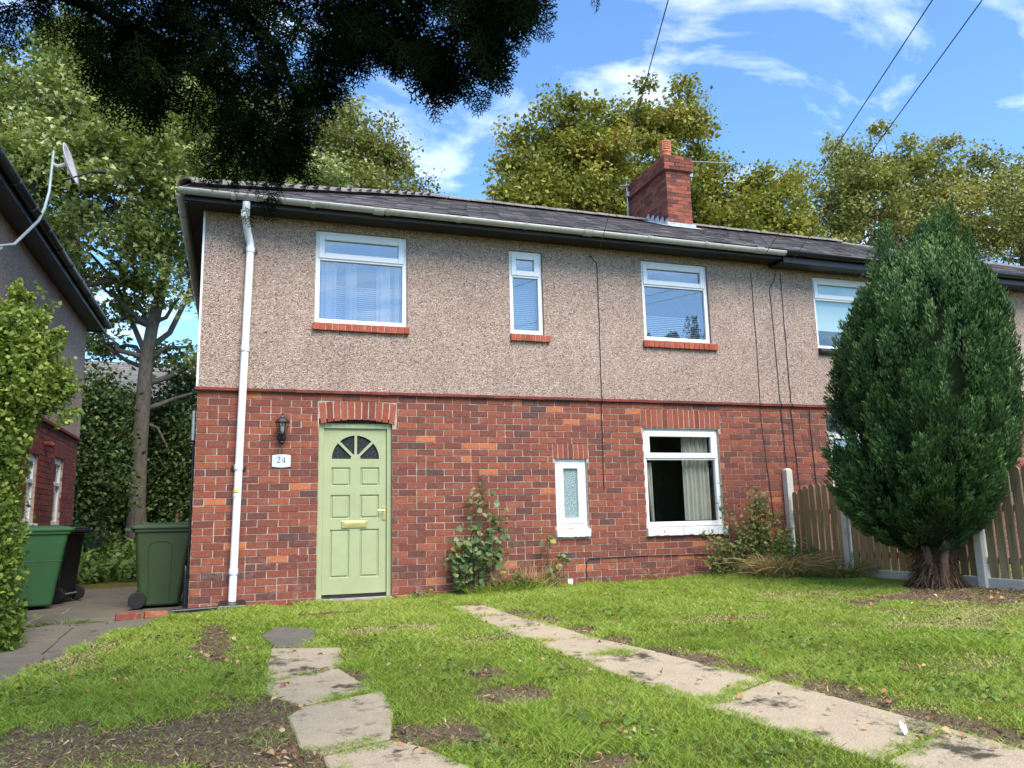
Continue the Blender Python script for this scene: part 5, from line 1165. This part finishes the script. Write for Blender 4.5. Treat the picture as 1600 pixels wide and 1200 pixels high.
# ground cover behind the bins
n = 9500; x = rng.uniform(-4.5, .6, n); y = rng.uniform(6.2, 12.5, n); keep = vnoise(x, y, 1.3) > .22; x, y = x[keep], y[keep]; n = len(x)
P = np.stack([x, y, ground_z(x, y)+.02+.55*rng.random(n)*vnoise(x, y, .9)], 1)
me = scatter('ground_cover', P, rdir(n, .2), rdir(n, 1.2), .11*(.5+rng.random(n)), np.clip(rng.normal(.5, .22, n), 0, 1), T_OVAL)
tag(link('ground_cover', me, 'cover'), 'light green leafy weeds carpeting the back garden', 'weeds', kind='stuff')
# ------------------------------------------------ privet hedge
t = thing('privet_hedge', 'bright yellow-green privet hedge towering over the green bin', 'hedge', (-2.0, -1.2, gz(-2.0, -1.2)))
HB = px_lobes([(-22, 965, -1.3, .34), (-32, 900, -1.2, .40), (-36, 840, -1.1, .42), (-34, 780, -1.0, .40), (-24, 725, -1.0, .38), (-8, 680, -1.0, .34), (12, 640, -.9, .32), (66, 618, -.8, .24), (0, 600, -1.1, .40), (45, 585, -.9, .28), (92, 588, -.7, .16), (20, 545, -1.0, .30), (68, 545, -.8, .19), (8, 505, -1.1, .24), (55, 500, -.8, .14), (90, 525, -.7, .09), (38, 468, -.9, .10), (-85, 800, -1.2, .6), (-85, 650, -1.3, .6), (-80, 920, -1.4, .5), (4, 1000, -1.5, .17), (-40, 540, -1.2, .4), (106, 608, -.7, .09), (25, 455, -1, .08), (14, 985, -1.3, .12)])
HB += [((-2.3, -2.4, .9), (.55, .9, .9)), ((-2.4, -3.6, 1.0), (.5, .9, 1.0))]
st_ = MB()
for c, r in HB[:22]:
    b = np.array([min(c[0]-.25, -1.9)+rng.normal()*.1, c[1]+.1+rng.normal()*.1, 0]); b[2] = gz(b[0], b[1]); st_.tube([tuple(p) for p in crook(b, c, 5, .25)], [.009, .008, .007, .006, .005, .003], 5, False)
spk = []
for px, py, L in [(105, 560, .5), (85, 470, .5), (60, 450, .45), (120, 600, .3), (30, 440, .4), (95, 515, .45), (122, 640, .14)]:
    e = atY(px, py, -.75); b = e-np.array([.12+.1*rng.random(), .1, L]); q = crook(b, e, 6, .2); st_.tube([tuple(p) for p in q], [.006]*6+[.002], 4, False); spk.append(q)
st_.build('stems', 'twig', t)
Ps = []
for c, r in HB:
    r = np.broadcast_to(np.asarray(r, float), (3,)); m = int(1900*np.prod(r)**(2/3)/.12); d = norm(rng.normal(size=(m, 3))); Ps.append(np.array(c)+d*r*(rng.random((m, 1))**.4)*(.8+.35*rng.random((m, 1))))
for q in spk:
    m = 110; u = rng.random(m)*(len(q)-1.001); i = u.astype(int); Ps.append(q[i]+(q[i+1]-q[i])*(u-i)[:, None]+rng.normal(size=(m, 3))*.035)
P = np.concatenate(Ps); P = P[P[:, 2] > ground_z(P[:, 0], P[:, 1])+.02]; n = len(P)
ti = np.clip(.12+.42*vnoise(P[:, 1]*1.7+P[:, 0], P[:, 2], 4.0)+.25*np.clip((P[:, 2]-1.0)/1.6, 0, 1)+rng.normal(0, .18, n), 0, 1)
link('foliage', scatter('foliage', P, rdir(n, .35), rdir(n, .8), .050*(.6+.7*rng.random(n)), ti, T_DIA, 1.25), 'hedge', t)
# ------------------------------------------------ clipped conifer
cb_ = at_ground(1470, 905); CBX, CBY = 7.93, -2.88; cz0 = gz(CBX, CBY); ctr = np.array([CBX, CBY])
t = thing('conifer_tree', 'dense dark green cypress with pointed top standing before the timber fence', 'conifer', (CBX, CBY, cz0))
m2 = MB()
for k in range(9):
    a = rng.random()*6.28; rr0 = .08+.10*rng.random(); e = np.array([CBX+math.cos(a)*.25*rng.random(), CBY+math.sin(a)*.25*rng.random(), 1.5+rng.random()])
    P = crook((CBX+math.cos(a)*rr0*1.5, CBY+math.sin(a)*rr0*1.5, cz0-.05), e, 6, .2); m2.tube([tuple(p) for p in P], [.055, .045, .04, .035, .035, .03, .02], 7, False)
m2.tube([(CBX, CBY, cz0-.1), (CBX, CBY, 1.2), (CBX-.03, CBY, 3.6)], [.15, .10, .02], 9)
trk = m2.build('trunk', 'bark_red', t, smooth=True)
# dead fronds hanging round the trunk foot
n = 1500; a = rng.random(n)*6.28; zz = rng.random(n)**.8; rr0 = .11+.22*(1-zz)**1.5+.07*rng.random(n)
P = np.stack([CBX+np.cos(a)*rr0*.8, CBY+np.sin(a)*rr0*.8, cz0+.04+.52*zz], 1); D = np.stack([np.cos(a)*.45, np.sin(a)*.45, -np.ones(n)], 1)+rng.normal(size=(n, 3))*.35
link('dead_fronds', scatter('dead_fronds', P, D, np.stack([np.cos(a), np.sin(a), .3+0*a], 1), .15*(.5+rng.random(n)), np.clip(rng.normal(.27, .2, n), 0, 1), T_BLADE, .08), 'litter', trk)
ZP = np.array([.42, .60, .85, 1.15, 1.6, 2.1, 2.6, 3.0, 3.35, 3.65, 3.95, 4.20]); RP = .88*np.array([.16, .55, .80, .95, 1.06, 1.10, 1.07, .98, .84, .62, .34, .04])
OXv = np.array([-.12, -.10, -.06, 0, .06, .08, .10, .16, .23, .31, .38, .43])
RT2 = np.array([RT[0], RT[1]])/np.hypot(RT[0], RT[1])                      # the lopsided crown leans along this ground direction
def crad(z): return np.interp(z, ZP, RP)
def cofs(z): return np.interp(z, ZP, OXv)
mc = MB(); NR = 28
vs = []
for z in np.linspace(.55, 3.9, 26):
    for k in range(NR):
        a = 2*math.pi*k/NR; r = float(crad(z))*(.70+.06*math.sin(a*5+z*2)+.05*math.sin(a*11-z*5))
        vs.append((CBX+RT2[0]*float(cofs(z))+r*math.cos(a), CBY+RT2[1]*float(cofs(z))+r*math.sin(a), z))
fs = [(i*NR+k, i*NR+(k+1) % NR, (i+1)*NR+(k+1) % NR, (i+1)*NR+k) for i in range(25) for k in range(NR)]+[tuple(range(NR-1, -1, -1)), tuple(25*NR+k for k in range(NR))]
mc.add(vs, fs).build('opaque_core', 'core', t, smooth=True)  # solid dark hull for inner growth, added so light cannot pass through the crown
PP, DD, TT, SS = [], [], [], []
for k in range(280):                                       # tall upright plumes, each of several feathery sprays
    lowk = k > 230
    z0 = .42+(3.2*rng.random()**.9 if not lowk else .75*rng.random()); a = rng.random()*6.28
    wob = 1+.07*math.sin(3*a+1.3*z0)+.05*math.sin(7*a-2*z0)+rng.normal()*.03
    L = min((.65+.75*rng.random()) if not lowk else .45, 4.2-z0)
    for s in range(8):
        u0 = s/8*.85; zz = z0+L*u0; rr0 = float(crad(zz))*wob*(.72+.26*rng.random()); aa = a+rng.normal()*.10/max(.3, rr0)
        b = np.array([CBX+RT2[0]*float(cofs(zz))+rr0*math.cos(aa), CBY+RT2[1]*float(cofs(zz))+rr0*math.sin(aa), zz])
        sl = .20+.20*rng.random(); zt = min(zz+sl, 4.2); rt = float(crad(zt))*wob*(.94+.14*rng.random())+.02
        ax_ = np.array([math.cos(aa)*(rt-rr0)*.8, math.sin(aa)*(rt-rr0)*.8, sl])
        if lowk and s < 4: ax_ = np.array([math.cos(aa)*.18, math.sin(aa)*.18, sl*.5])
        m = 85; u = rng.random(m); wv = .062*np.sin(np.pi*np.clip(u*.85+.12, 0, 1))**.7; th = rng.random(m)*6.28; rd = np.stack([np.cos(th), np.sin(th), 0*th], 1)
        out_ = np.array([math.cos(aa), math.sin(aa), 0])
        PP.append(b+ax_*u[:, None]+rd*(wv*rng.random(m)**.5)[:, None]); DD.append(norm(ax_)[None]*1.6+rd*.6+out_*.35+rng.normal(size=(m, 3))*.25)
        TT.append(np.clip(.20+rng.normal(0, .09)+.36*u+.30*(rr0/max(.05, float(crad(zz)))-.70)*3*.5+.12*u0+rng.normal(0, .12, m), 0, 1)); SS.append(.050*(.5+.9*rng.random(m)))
for (px, py, n_) in [(1380, 345, 5), (1378, 375, 6), (1372, 405, 7), (1390, 400, 6), (1400, 430, 6), (1360, 440, 7), (1470, 312, 5), (1480, 335, 5), (1432, 380, 4), (1505, 350, 4)]:          # pointed tips
    e = atY(px, py, CBY)
    for j in range(n_):
        m = 130; u = rng.random(m); ax_ = np.array([rng.normal()*.05, rng.normal()*.05, .5]); b = e-ax_+rng.normal(size=3)*.06*np.array([1, 1, .5]); th = rng.random(m)*6.28; rd = np.stack([np.cos(th), np.sin(th), 0*th], 1)
        PP.append(b+ax_*u[:, None]*.92+rd*(.11*(1-u)**.8*rng.random(m)**.5)[:, None]); DD.append(ax_*2.2+rd*.6+rng.normal(size=(m, 3))*.25); TT.append(np.clip(.5+.2*u+rng.normal(0, .12, m), 0, 1)); SS.append(.044*(.6+.7*rng.random(m)))
P = np.concatenate(PP); D = np.concatenate(DD); n = len(P)
rad_ = P-np.array([CBX, CBY, 0]); rad_[:, 2] = .3
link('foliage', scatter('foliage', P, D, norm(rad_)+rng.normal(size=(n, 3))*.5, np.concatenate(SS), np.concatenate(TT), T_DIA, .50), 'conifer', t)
# ------------------------------------------------ overhanging cypress bough
def frond(nseg=15):
    V0, F0 = [], []
    def blade(p, d, L, wd):
        s = np.array([-d[1], d[0], 0]); i = len(V0); V0.extend([p-s*wd, p+s*wd, p+d*L*.6+s*wd*.9, p+d*L, p+d*L*.6-s*wd*.9]); F0.extend([(i, i+1, i+2), (i, i+2, i+4), (i+4, i+2, i+3)])
    blade(np.zeros(3), np.array([0, 1., 0]), 1.0, .012)
    for k in range(nseg):
        u = .08+.88*k/nseg; sd_ = 1 if k % 2 else -1; L = .42*(1-u)**.7+.05; an = R_(48+rng.normal()*7)*sd_; d = np.array([math.sin(an), math.cos(an), rng.normal()*.15]); p = np.array([0, u, 0.])
        blade(p, d, L, .010)
        nn = max(2, int(L*20))
        for q in range(nn):
            v = (q+.6)/nn; s2 = 1 if q % 2 else -1; an2 = an+R_(40)*s2; L2 = .13*(1-v*.6)*(.6+L); blade(p+d*L*v, np.array([math.sin(an2), math.cos(an2), rng.normal()*.2]), L2, .0125)
    return np.array(V0), np.array(F0)
FRT = [frond(15), frond(13), frond(17)]
TX, TY = -3.2, -8.6
t = thing('cypress_tree', 'dark overhanging cypress bough with drooping sprays in shade overhead', 'conifer', (TX, TY, gz(TX, TY)))
m2 = MB(); m2.tube([(TX, TY, gz(TX, TY)-.1), (TX, TY, 2), (TX+.05, TY, 5), (TX, TY, 8)], [.28, .22, .17, .05], 10); trk = m2.build('trunk', 'bark_red', t, smooth=True)
def atD(x, y, dd): d = ray(x, y); return CAM+d*dd
br = MB(); tips = []
boughs = [[(-400, -360, 4.0), (-100, -280, 3.6), (200, -220, 3.4), (480, -160, 3.4), (700, -110, 3.5), (860, -90, 3.6)],
          [(-400, -160, 4.2), (-60, -60, 3.9), (180, 0, 3.8), (330, 60, 3.7), (430, 140, 3.7), (465, 230, 3.7)],
          [(-380, -120, 3.6), (-60, -40, 3.3), (120, 10, 3.2), (260, 60, 3.2), (330, 130, 3.2)],
          [(150, -130, 3.2), (380, -60, 3.1), (520, 0, 3.1), (600, 60, 3.1), (640, 105, 3.2)],
          [(480, -90, 3.4), (620, -30, 3.3), (710, 30, 3.3), (745, 90, 3.3)],
          [(-380, -60, 4.4), (0, 30, 4.2), (150, 90, 4.1), (260, 160, 4.0), (350, 220, 3.9)]]
boughs = [[(x, y-75, d) for x, y, d in b_] for b_ in boughs]
for b_ in boughs:
    P = np.array([atD(*q) for q in b_]); br.tube([(TX+.02, TY, float(P[0][2])-.3)]+[tuple(p) for p in P] if b_[0][0] < -300 else [tuple(p) for p in P], list(np.linspace(.05, .010, len(P)+(1 if b_[0][0] < -300 else 0))), 6, False)
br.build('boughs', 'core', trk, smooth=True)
# envelope of the dark mass in the photo: x range with lower edge y
EXs = np.array([-250, 60, 110, 150, 200, 250, 290, 330, 380, 430, 470, 500, 520, 560, 620, 680, 730, 780, 830, 845]); ELo = np.array([150, 80, 120, 170, 185, 195, 210, 225, 290, 305, 275, 200, 130, 105, 105, 120, 110, 85, 35, 0])
FP, FD, FN, FS, FT = [], [], [], [], []
def add_frond(px, py, dd, L, dirpx, tn):
    p = atD(px, py, dd); q = atD(px+dirpx[0], py+dirpx[1], dd+rng.normal()*.12); d = norm(q-p); FP.append(p); FD.append(d); FN.append(norm(-FW+rng.normal(size=3)*.75)); FS.append(L); FT.append(tn)
cnt = 0
while cnt < 1650:
    px = rng.uniform(20, 845); lo = np.interp(px, EXs, ELo); py = rng.uniform(-260, lo-38)
    if py > lo-75 and rng.random() < .35: continue
    edge = np.clip((px-50)/80, .06, 1) if px < 140 else 1
    if px > 560 and py > 20 and rng.random() < .35: continue
    if rng.random() > edge: continue
    L = rng.uniform(.11, .24); add_frond(px, py, rng.uniform(3.0, 4.1), L, (rng.normal()*38+(12 if px > 500 else 0), 60+rng.normal()*22), np.clip(rng.normal(.45, .2), 0, 1)); cnt += 1
for (px, py, k, L, sx) in [(640, 70, 12, .22, .2), (665, 110, 12, .20, .3), (690, 120, 12, .20, .2), (720, 100, 12, .20, .5), (755, 105, 9, .17, .9), (700, 150, 8, .14, .0), (735, 135, 6, .14, .5), (420, 240, 14, .18, 0), (460, 225, 12, .16, .2), (445, 270, 9, .14, 0), (350, 240, 9, .14, 0), (560, 60, 14, .18, 0), (600, 75, 10, .18, .1), (800, 20, 12, .20, .2), (825, 40, 7, .14, .3), (815, 65, 4, .1, 0), (945, -28, 6, .17, .0), (970, -22, 3, .13, .3), (935, -30, 3, .12, -.3), (30, 40, 7, .16, -.9), (10, 80, 4, .14, -1), (330, 300, 3, .10, .6), (380, 300, 4, .10, .4), (430, 325, 4, .09, .1), (520, 100, 10, .18, 0), (500, 150, 10, .17, 0), (480, 190, 10, .16, 0)]:
    for j in range(k): add_frond(px+rng.normal()*16, py-25+rng.normal()*14, rng.uniform(3.1, 3.7), L*(.75+.5*rng.random()), (60*sx+rng.normal()*26, 60+rng.normal()*20), np.clip(rng.normal(.5, .2), 0, 1))
for j in range(520):                                     # rest of the tree, out of view, added to keep sun off the bough
    q = np.array([rng.uniform(-3.4, 1.6), rng.uniform(-9.6, -6.6), rng.uniform(3.6, 6.2)]); FP.append(q); FD.append(norm(np.array([rng.normal()*.5, rng.normal()*.5, -1]))); FN.append(norm(rng.normal(size=3))); FS.append(rng.uniform(.3, .5)); FT.append(.5)
FP, FD, FN, FS, FT = map(np.array, (FP, FD, FN, FS, FT)); fr_ = t
for i, T_ in enumerate(FRT):
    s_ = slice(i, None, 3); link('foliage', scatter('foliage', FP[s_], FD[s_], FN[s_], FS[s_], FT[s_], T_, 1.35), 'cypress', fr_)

# ------------------------------------------------ wall shrubs and weeds
def stem_plant(name, label, cat, base, stems, leaf, mat, tmpl=T_OVAL, per=16, group=None, tint_mu=.5, spread=.05, rs=.008):
    t = thing(name, label, cat, base); s = MB(); Ps, Ds = [], []
    for e, nl in stems:
        P = crook(base+np.array([rng.normal()*.04, rng.normal()*.02, -.03]), e, 7, .3); s.tube([tuple(p) for p in P], list(np.linspace(rs, rs*.3, 8)), 5, False)
        u = (.30+.70*rng.random(nl))*6.99; i = u.astype(int); Q = P[i]+(P[np.minimum(i+1, 7)]-P[i])*(u-i)[:, None]; a = rng.random(nl)*6.28
        off = np.stack([np.cos(a), np.sin(a)*.8, .2*rng.normal(size=nl)], 1); Ps.append(Q+off*spread*(.3+rng.random((nl, 1)))); Ds.append(off+np.array([0, 0, -.1])+rng.normal(size=(nl, 3))*.3)
    s.build('stems', 'twig', t); P = np.concatenate(Ps); P[:, 1] = np.minimum(P[:, 1], -.02); n = len(P); nr = rdir(n, .6); nr[:, 1] -= .7
    link('foliage', scatter('foliage', P, np.concatenate(Ds), nr, leaf*(.6+.7*rng.random(n)), np.clip(rng.normal(tint_mu, .2, n), 0, 1), tmpl, 1.25), mat, t); return t
B = np.array([3.30, -.16, gz(3.30, -.16)])
def aw(x, y, Y=-.16): return atY(x, y, Y)
stem_plant('rose_bush', 'tall straggly rose bush on brick wall between green door and frosted window', 'shrub', B, [(aw(751, 738), 34), (aw(752, 765, -.2), 30), (aw(780, 790, -.2), 36), (aw(785, 812), 20), (aw(715, 830, -.25), 42), (aw(702, 858, -.25), 34), (aw(735, 840, -.3), 54), (aw(772, 845, -.3), 54), (aw(745, 862, -.32), 50), (aw(718, 872, -.2), 34), (aw(760, 815, -.28), 44), (aw(728, 815, -.22), 26), (aw(790, 850, -.2), 20)], .078, 'rose', tint_mu=.58, spread=.085, rs=.011)
B = np.array([4.36, -.15, gz(4.36, -.15)])
stem_plant('rose_bush', 'small sparse rose bush below the frosted window', 'shrub', B, [(aw(852, 815), 9), (aw(858, 825), 7), (aw(880, 862), 12), (aw(868, 865, -.2), 14), (aw(886, 870), 8), (aw(862, 880), 8)], .07, 'rose', tint_mu=.65, spread=.06, rs=.006)
def blades_plant(name, label, cat, base, n, L, sp, mat, lean, width, tint_mu, hgt=0, bendz=.6, ts=.2):
    t = thing(name, label, cat, base); a = rng.random(n)*6.28; r = np.sqrt(rng.random(n)); x = base[0]+np.cos(a)*r*sp[0]; y = base[1]+np.sin(a)*r*sp[1]; y = np.minimum(y, -.03)
    P = np.stack([x, y, ground_z(x, y)-.01+hgt*rng.random(n)], 1); D = np.stack([np.cos(a)*lean+rng.normal(size=n)*.35, np.sin(a)*lean+rng.normal(size=n)*.3-.15, np.ones(n)], 1); Ls = L*(.5+.8*rng.random(n))
    bd = np.stack([D[:, 0]*.5, D[:, 1]*.5, -np.full(n, bendz)], 1)*Ls[:, None]
    link('foliage', scatter('foliage', P, D, np.cross(D, rng.normal(size=(n, 3))), Ls, np.clip(rng.normal(tint_mu, ts, n), 0, 1), T_STRAP, width/L, bd), mat, t); return t
us = np.linspace(0, 1, 6); T_STRAP = (np.array([(sx*.5*(1-u**2), u, 0) for u in us for sx in (-1, 1)]), np.array([f for i in range(5) for f in ((2*i, 2*i+1, 2*i+3), (2*i, 2*i+3, 2*i+2))]))
p_ = at_ground(1235, 905); blades_plant('strap_leaf_plant', 'clump of dry arching straw-coloured leaves in front of the first fence panel', 'plant', np.array([7.55, -.75, gz(7.55, -.75)]), 760, .50, (.46, .32), 'straw', .55, .016, .5, hgt=.12, bendz=.55, ts=.3)
blades_plant('strap_leaf_plant', 'green and yellow arching leaves at the foot of the second fence post', 'plant', np.array([8.0, -1.25, gz(8.0, -1.25)]), 260, .46, (.24, .3), 'weed', .6, .018, .72, bendz=.45)
def weed(label, base, stems, mat='weed', leaf=.04, tint_mu=.5, name='weed_clump', spread=.06):
    return stem_plant(name, label, 'weeds', np.array(base), stems, leaf, mat, T_DIA, tint_mu=tint_mu, spread=spread, rs=.004)
G = lambda x, y: np.array([x, y, gz(x, y)])
weed('tall bramble climbing the white window frame of the curtained window', G(7.25, -.16), [(aw(1130, 755, -.12), 30), (aw(1135, 790, -.15), 26), (aw(1150, 815, -.15), 22), (aw(1120, 830, -.2), 24), (aw(1128, 775, -.1), 20)], 'rose', .06, .45, 'bramble', .06)
weed('brown and green weeds massed under the curtained window corner', G(7.05, -.30), [(aw(x, y, -.35), 90) for x, y in ((1105, 830), (1115, 850), (1130, 840), (1145, 860), (1100, 870), (1160, 850), (1120, 880), (1150, 885), (1170, 870), (1135, 875), (1110, 855), (1165, 835))], 'weed', .055, .52)
weed('upright seeding weeds in front of the first fence post', G(7.62, -.30), [(aw(x, y, -.32), 100) for x, y in ((1172, 760), (1165, 785), (1192, 780), (1210, 800), (1228, 822), (1155, 815), (1180, 775), (1188, 800), (1175, 790), (1195, 830), (1205, 850), (1170, 820), (1215, 850), (1225, 840), (1190, 815), (1185, 760), (1200, 865), (1160, 870))], 'weed', .052, .48)
weed('leafy green weed at the foot of the first fence panel', G(7.95, -.62), [(aw(x, y, -.6), 60) for x, y in ((1225, 835), (1248, 838), (1215, 862), (1290, 872), (1262, 860), (1270, 850), (1255, 870), (1280, 868), (1235, 845), (1242, 855))], 'cover', .05, .5)
weed('bright bushy weeds in rough grass beside the rose bush', G(3.95, -.22), [(aw(x, y, -.28), 46) for x, y in ((790, 905), (805, 895), (820, 900), (835, 905), (775, 912), (812, 910))], 'cover', .045, .35)
weed('low weeds beside the broken orange brick', G(2.65, -.14), [(aw(x, y, -.2), 22) for x, y in ((655, 925), (665, 918), (680, 930), (648, 932), (690, 932))], 'cover', .04, .5)
weed('spindly weeds growing below the low wall cable', G(5.95, -.08), [(aw(x, y, -.1), 9) for x, y in ((1005, 885), (1003, 895), (1018, 900), (1012, 892))], 'cover', .035, .5)
blades_plant('grass_tuft', 'pale dry grass stalks against brick wall below the frosted window', 'grass', G(4.12, -.18), 150, .40, (.26, .08), 'straw', .22, .005, .6, bendz=.1)
blades_plant('grass_tuft', 'thin straw stalks leaning between the two rose bushes', 'grass', G(3.72, -.12), 26, .48, (.12, .05), 'straw', .3, .004, .75, bendz=.05)
blades_plant('grass_tuft', 'long green grass tuft at the wall foot beside the tall rose bush', 'grass', G(3.75, -.25), 420, .24, (.55, .12), 'grass', .45, .007, .35, bendz=.3)
blades_plant('grass_tuft', 'grass growing over the edging bricks by the dark green bin', 'grass', G(-.25, -.02), 60, .13, (.22, .03), 'straw', .5, .004, .4)
for i, (x, y, lab) in enumerate([(-1.9, 1.8, 'grass and weeds sprouting round the wheel of the bright green bin'), (-1.25, .2, 'weeds at the foot of the hedge beside the paving')]):
    blades_plant('weed_tuft', lab, 'weeds', np.array([x, y, -.06]), 260, .22, (.42, .38) if i == 0 else (.22, .7), 'cover', .8, .010, .5)

# ------------------------------------------------ lawn
def lawn_pts(n, x0, x1, y0, y1):
    x = rng.uniform(x0, x1, n); y = rng.uniform(y0, y1, n)
    k = (y < -.02) & (path_mask(x, y) < .35+.5*rng.random(n))
    b = bare(x, y); k &= rng.random(n) > b*.78
    k &= ~((x > 1.25) & (x < 2.42) & (y > -.10))
    for p in SLABS[:NS]:
        xs_ = [q[0] for q in p]; ys_ = [q[1] for q in p]
        m = (x > min(xs_)) & (x < max(xs_)) & (y > min(ys_)) & (y < max(ys_))
        if m.any():
            ii_ = np.where(m)[0]; cx = np.mean(xs_); cy = np.mean(ys_); shr = np.clip(.86+.34*(vnoise(x[ii_], y[ii_], 7)-.5)+.12*(rng.random(len(ii_))-.5), .7, 1.0)
            ins = inpoly(cx+(x[ii_]-cx)/shr, cy+(y[ii_]-cy)/np.minimum(shr+.04, 1.04), p); k[ii_[ins]] = False
    k &= np.hypot(x-CBX, y-CBY) > .36
    return x[k], y[k]
GP, GD, GS, GT, GW, GB = [], [], [], [], [], []
for n0, x0, x1, y0, y1, L, wd in [(210000, -1.9, 5.2, -6.9, -3.6, .044, .0038), (190000, -1.3, 8.2, -3.6, 0, .045, .0052), (60000, 5.2, 8.2, -7.0, -3.6, .046, .005), (26000, 8.25, 12.5, -7, 0, .05, .008), (26000, -2.2, 5, -9.5, -6.9, .05, .006)]:
    x, y = lawn_pts(n0, x0, x1, y0, y1); n = len(x)
    dr = dry(x, y); bb = bare(x, y); patch = vnoise(x, y, .9); fine = vnoise(x, y, 5)
    tuft = np.maximum(0, vnoise(x, y, 2.6)-.62)*3.2*(1-dr)
    Ls = L*(.55+.75*rng.random(n))*(.65+.7*fine+1.3*tuft)*(1-.45*dr)*(1-.4*bb)
    wall_edge = sstep(-.35, -.05, y); Ls *= 1+.8*wall_edge*fine
    a = rng.random(n)*6.28; lean = .35+.5*rng.random(n)
    GP.append(np.stack([x, y, ground_z(x, y)-.004], 1)); GD.append(np.stack([np.cos(a)*lean, np.sin(a)*lean, np.ones(n)], 1)); GS.append(Ls)
    GT.append(np.clip(.22+.36*patch+.16*(fine-.5)+rng.normal(0, .13, n)+.62*dr*rng.random(n)**.5+.3*bb*rng.random(n)+.4*(rng.random(n) < .09), 0, 1)); GW.append(wd*(.7+.6*rng.random(n))/Ls); GB.append(np.stack([np.cos(a), np.sin(a), -.6*np.ones(n)], 1)*(Ls*.35)[:, None])
P, D, S_, T_, W2_, B2 = [np.concatenate(q) for q in (GP, GD, GS, GT, GW, GB)]
me = scatter('lawn_grass', P, D, np.cross(D, rng.normal(size=(len(P), 3))), S_, T_, T_BLADE, W2_, B2)
tag(link('lawn_grass', me, 'grass'), 'bright green patchy lawn grass across the front garden', 'grass', kind='stuff')
# leaf litter, mulch fibres and fallen leaves
n = 60000; x = rng.uniform(-2.2, 8.2, n); y = rng.uniform(-7.2, -.3, n); k = rng.random(n) < np.maximum(bare(x, y), .05*path_mask(x, y)); x, y = x[k], y[k]; n = len(x)
a = rng.random(n)*6.28; P = np.stack([x, y, ground_z(x, y)+.004+.014*rng.random(n)], 1)
sl_ = np.zeros(n, bool)
for p in SLABS[:NS]: sl_ |= inpoly(x, y, p)
P = P[~sl_]; a = a[~sl_]; n = len(P)
D = np.stack([np.cos(a), np.sin(a), rng.normal(size=n)*.35], 1)
me = scatter('leaf_litter', P, D, rdir(n, 1.0), .045*(.4+rng.random(n)), np.clip(rng.normal(.50, .25, n), 0, 1), T_BLADE, .14*(.5+1.2*rng.random(n)))
tag(link('leaf_litter', me, 'litter'), 'dark brown mulch and dry clippings on the bare patches of lawn', 'leaf litter', kind='stuff')
n = 520; x = rng.uniform(-1.5, 8.0, n); y = -7.0+6.6*rng.random(n)**1.25; k = (vnoise(x, y, .8) > .36) & (path_mask(x, y) < .5); x, y = x[k], y[k]
bx = np.concatenate([np.array([at_ground(px, py)[0] for px in (460, 470, 440)])+0*0 for py in (1120, 1150, 1180)]); 
ex = [at_ground(px+rng.normal()*18, py+rng.normal()*10) for px, py in [(300, 1110), (320, 1125), (200, 1090), (440, 1150), (450, 1180), (430, 1100), (460, 1195), (480, 1190), (170, 1150), (970, 1140), (1000, 1160), (960, 1145), (1350, 1090), (1490, 1155), (1450, 1150), (640, 1185), (850, 1020), (150, 1080), (210, 1020), (1400, 1060), (1200, 1020), (330, 1040), (350, 1020), (930, 1190), (700, 1170)] for _ in range(5)]
x = np.concatenate([x, [e[0] for e in ex]]); y = np.concatenate([y, [e[1] for e in ex]]); n = len(x)
a = rng.random(n)*6.28; P = np.stack([x, y, lawn(x, y)+.028+.02*rng.random(n)], 1)
me = scatter('fallen_leaves', P, np.stack([np.cos(a), np.sin(a), rng.normal(size=n)*.3], 1), rdir(n, 1.3), .040*(.5+.8*rng.random(n)), np.clip(rng.normal(.55, .27, n), 0, 1), (T_OVAL[0]*np.array([1, 1, 2.5]), T_OVAL[1]), .9)
tag(link('fallen_leaves', me, 'fallen'), 'curled brown and orange fallen leaves scattered over the lawn', 'leaves', kind='stuff')
o = tag(link('feather', scatter('feather', np.array([at_ground(1415, 1155)+np.array([0, 0, .02])]), np.array([[.2, .5, .9]]), np.array([[0, -1., .3]]), np.array([.075]), np.array([.5]), (np.vstack([T_OVAL[0], T_OVAL[0]+np.array([0, 0, -.05])]), np.vstack([T_OVAL[1], T_OVAL[1][:, ::-1]+7])), .7), 'white'), 'small white feather standing on the edge of a mossy slab', 'feather')

# broad-leaved weeds low in the lawn
cxy = [at_ground(px, py)[:2] for px, py in [(150, 1060), (260, 1000), (380, 1060), (600, 1010), (700, 1050), (860, 1060), (900, 1130), (1010, 1160), (1120, 990), (1250, 1010), (1400, 1020), (1500, 1080), (960, 960), (560, 1130), (1330, 1060), (760, 1180), (1180, 1180), (60, 1090), (1550, 1000), (820, 985)]]
C = np.array(cxy)[rng.integers(0, len(cxy), 1500)]+rng.normal(size=(1500, 2))*.16; k = (path_mask(C[:, 0], C[:, 1]) < .3) & (C[:, 1] < -.2)
for p in SLABS[:NS]: k &= ~inpoly(C[:, 0], C[:, 1], p)
C = C[k]; n = len(C); a = rng.random(n)*6.28
me = scatter('lawn_weeds', np.stack([C[:, 0], C[:, 1], ground_z(C[:, 0], C[:, 1])+.02+.02*rng.random(n)], 1), np.stack([np.cos(a), np.sin(a), .25*rng.random(n)], 1), rdir(n, 1.6), .032*(.5+.9*rng.random(n)), np.clip(rng.normal(.5, .22, n), 0, 1), T_OVAL, 1.2)
tag(link('lawn_weeds', me, 'cover'), 'low clover and broad-leaved weeds growing through the lawn', 'weeds', kind='stuff')
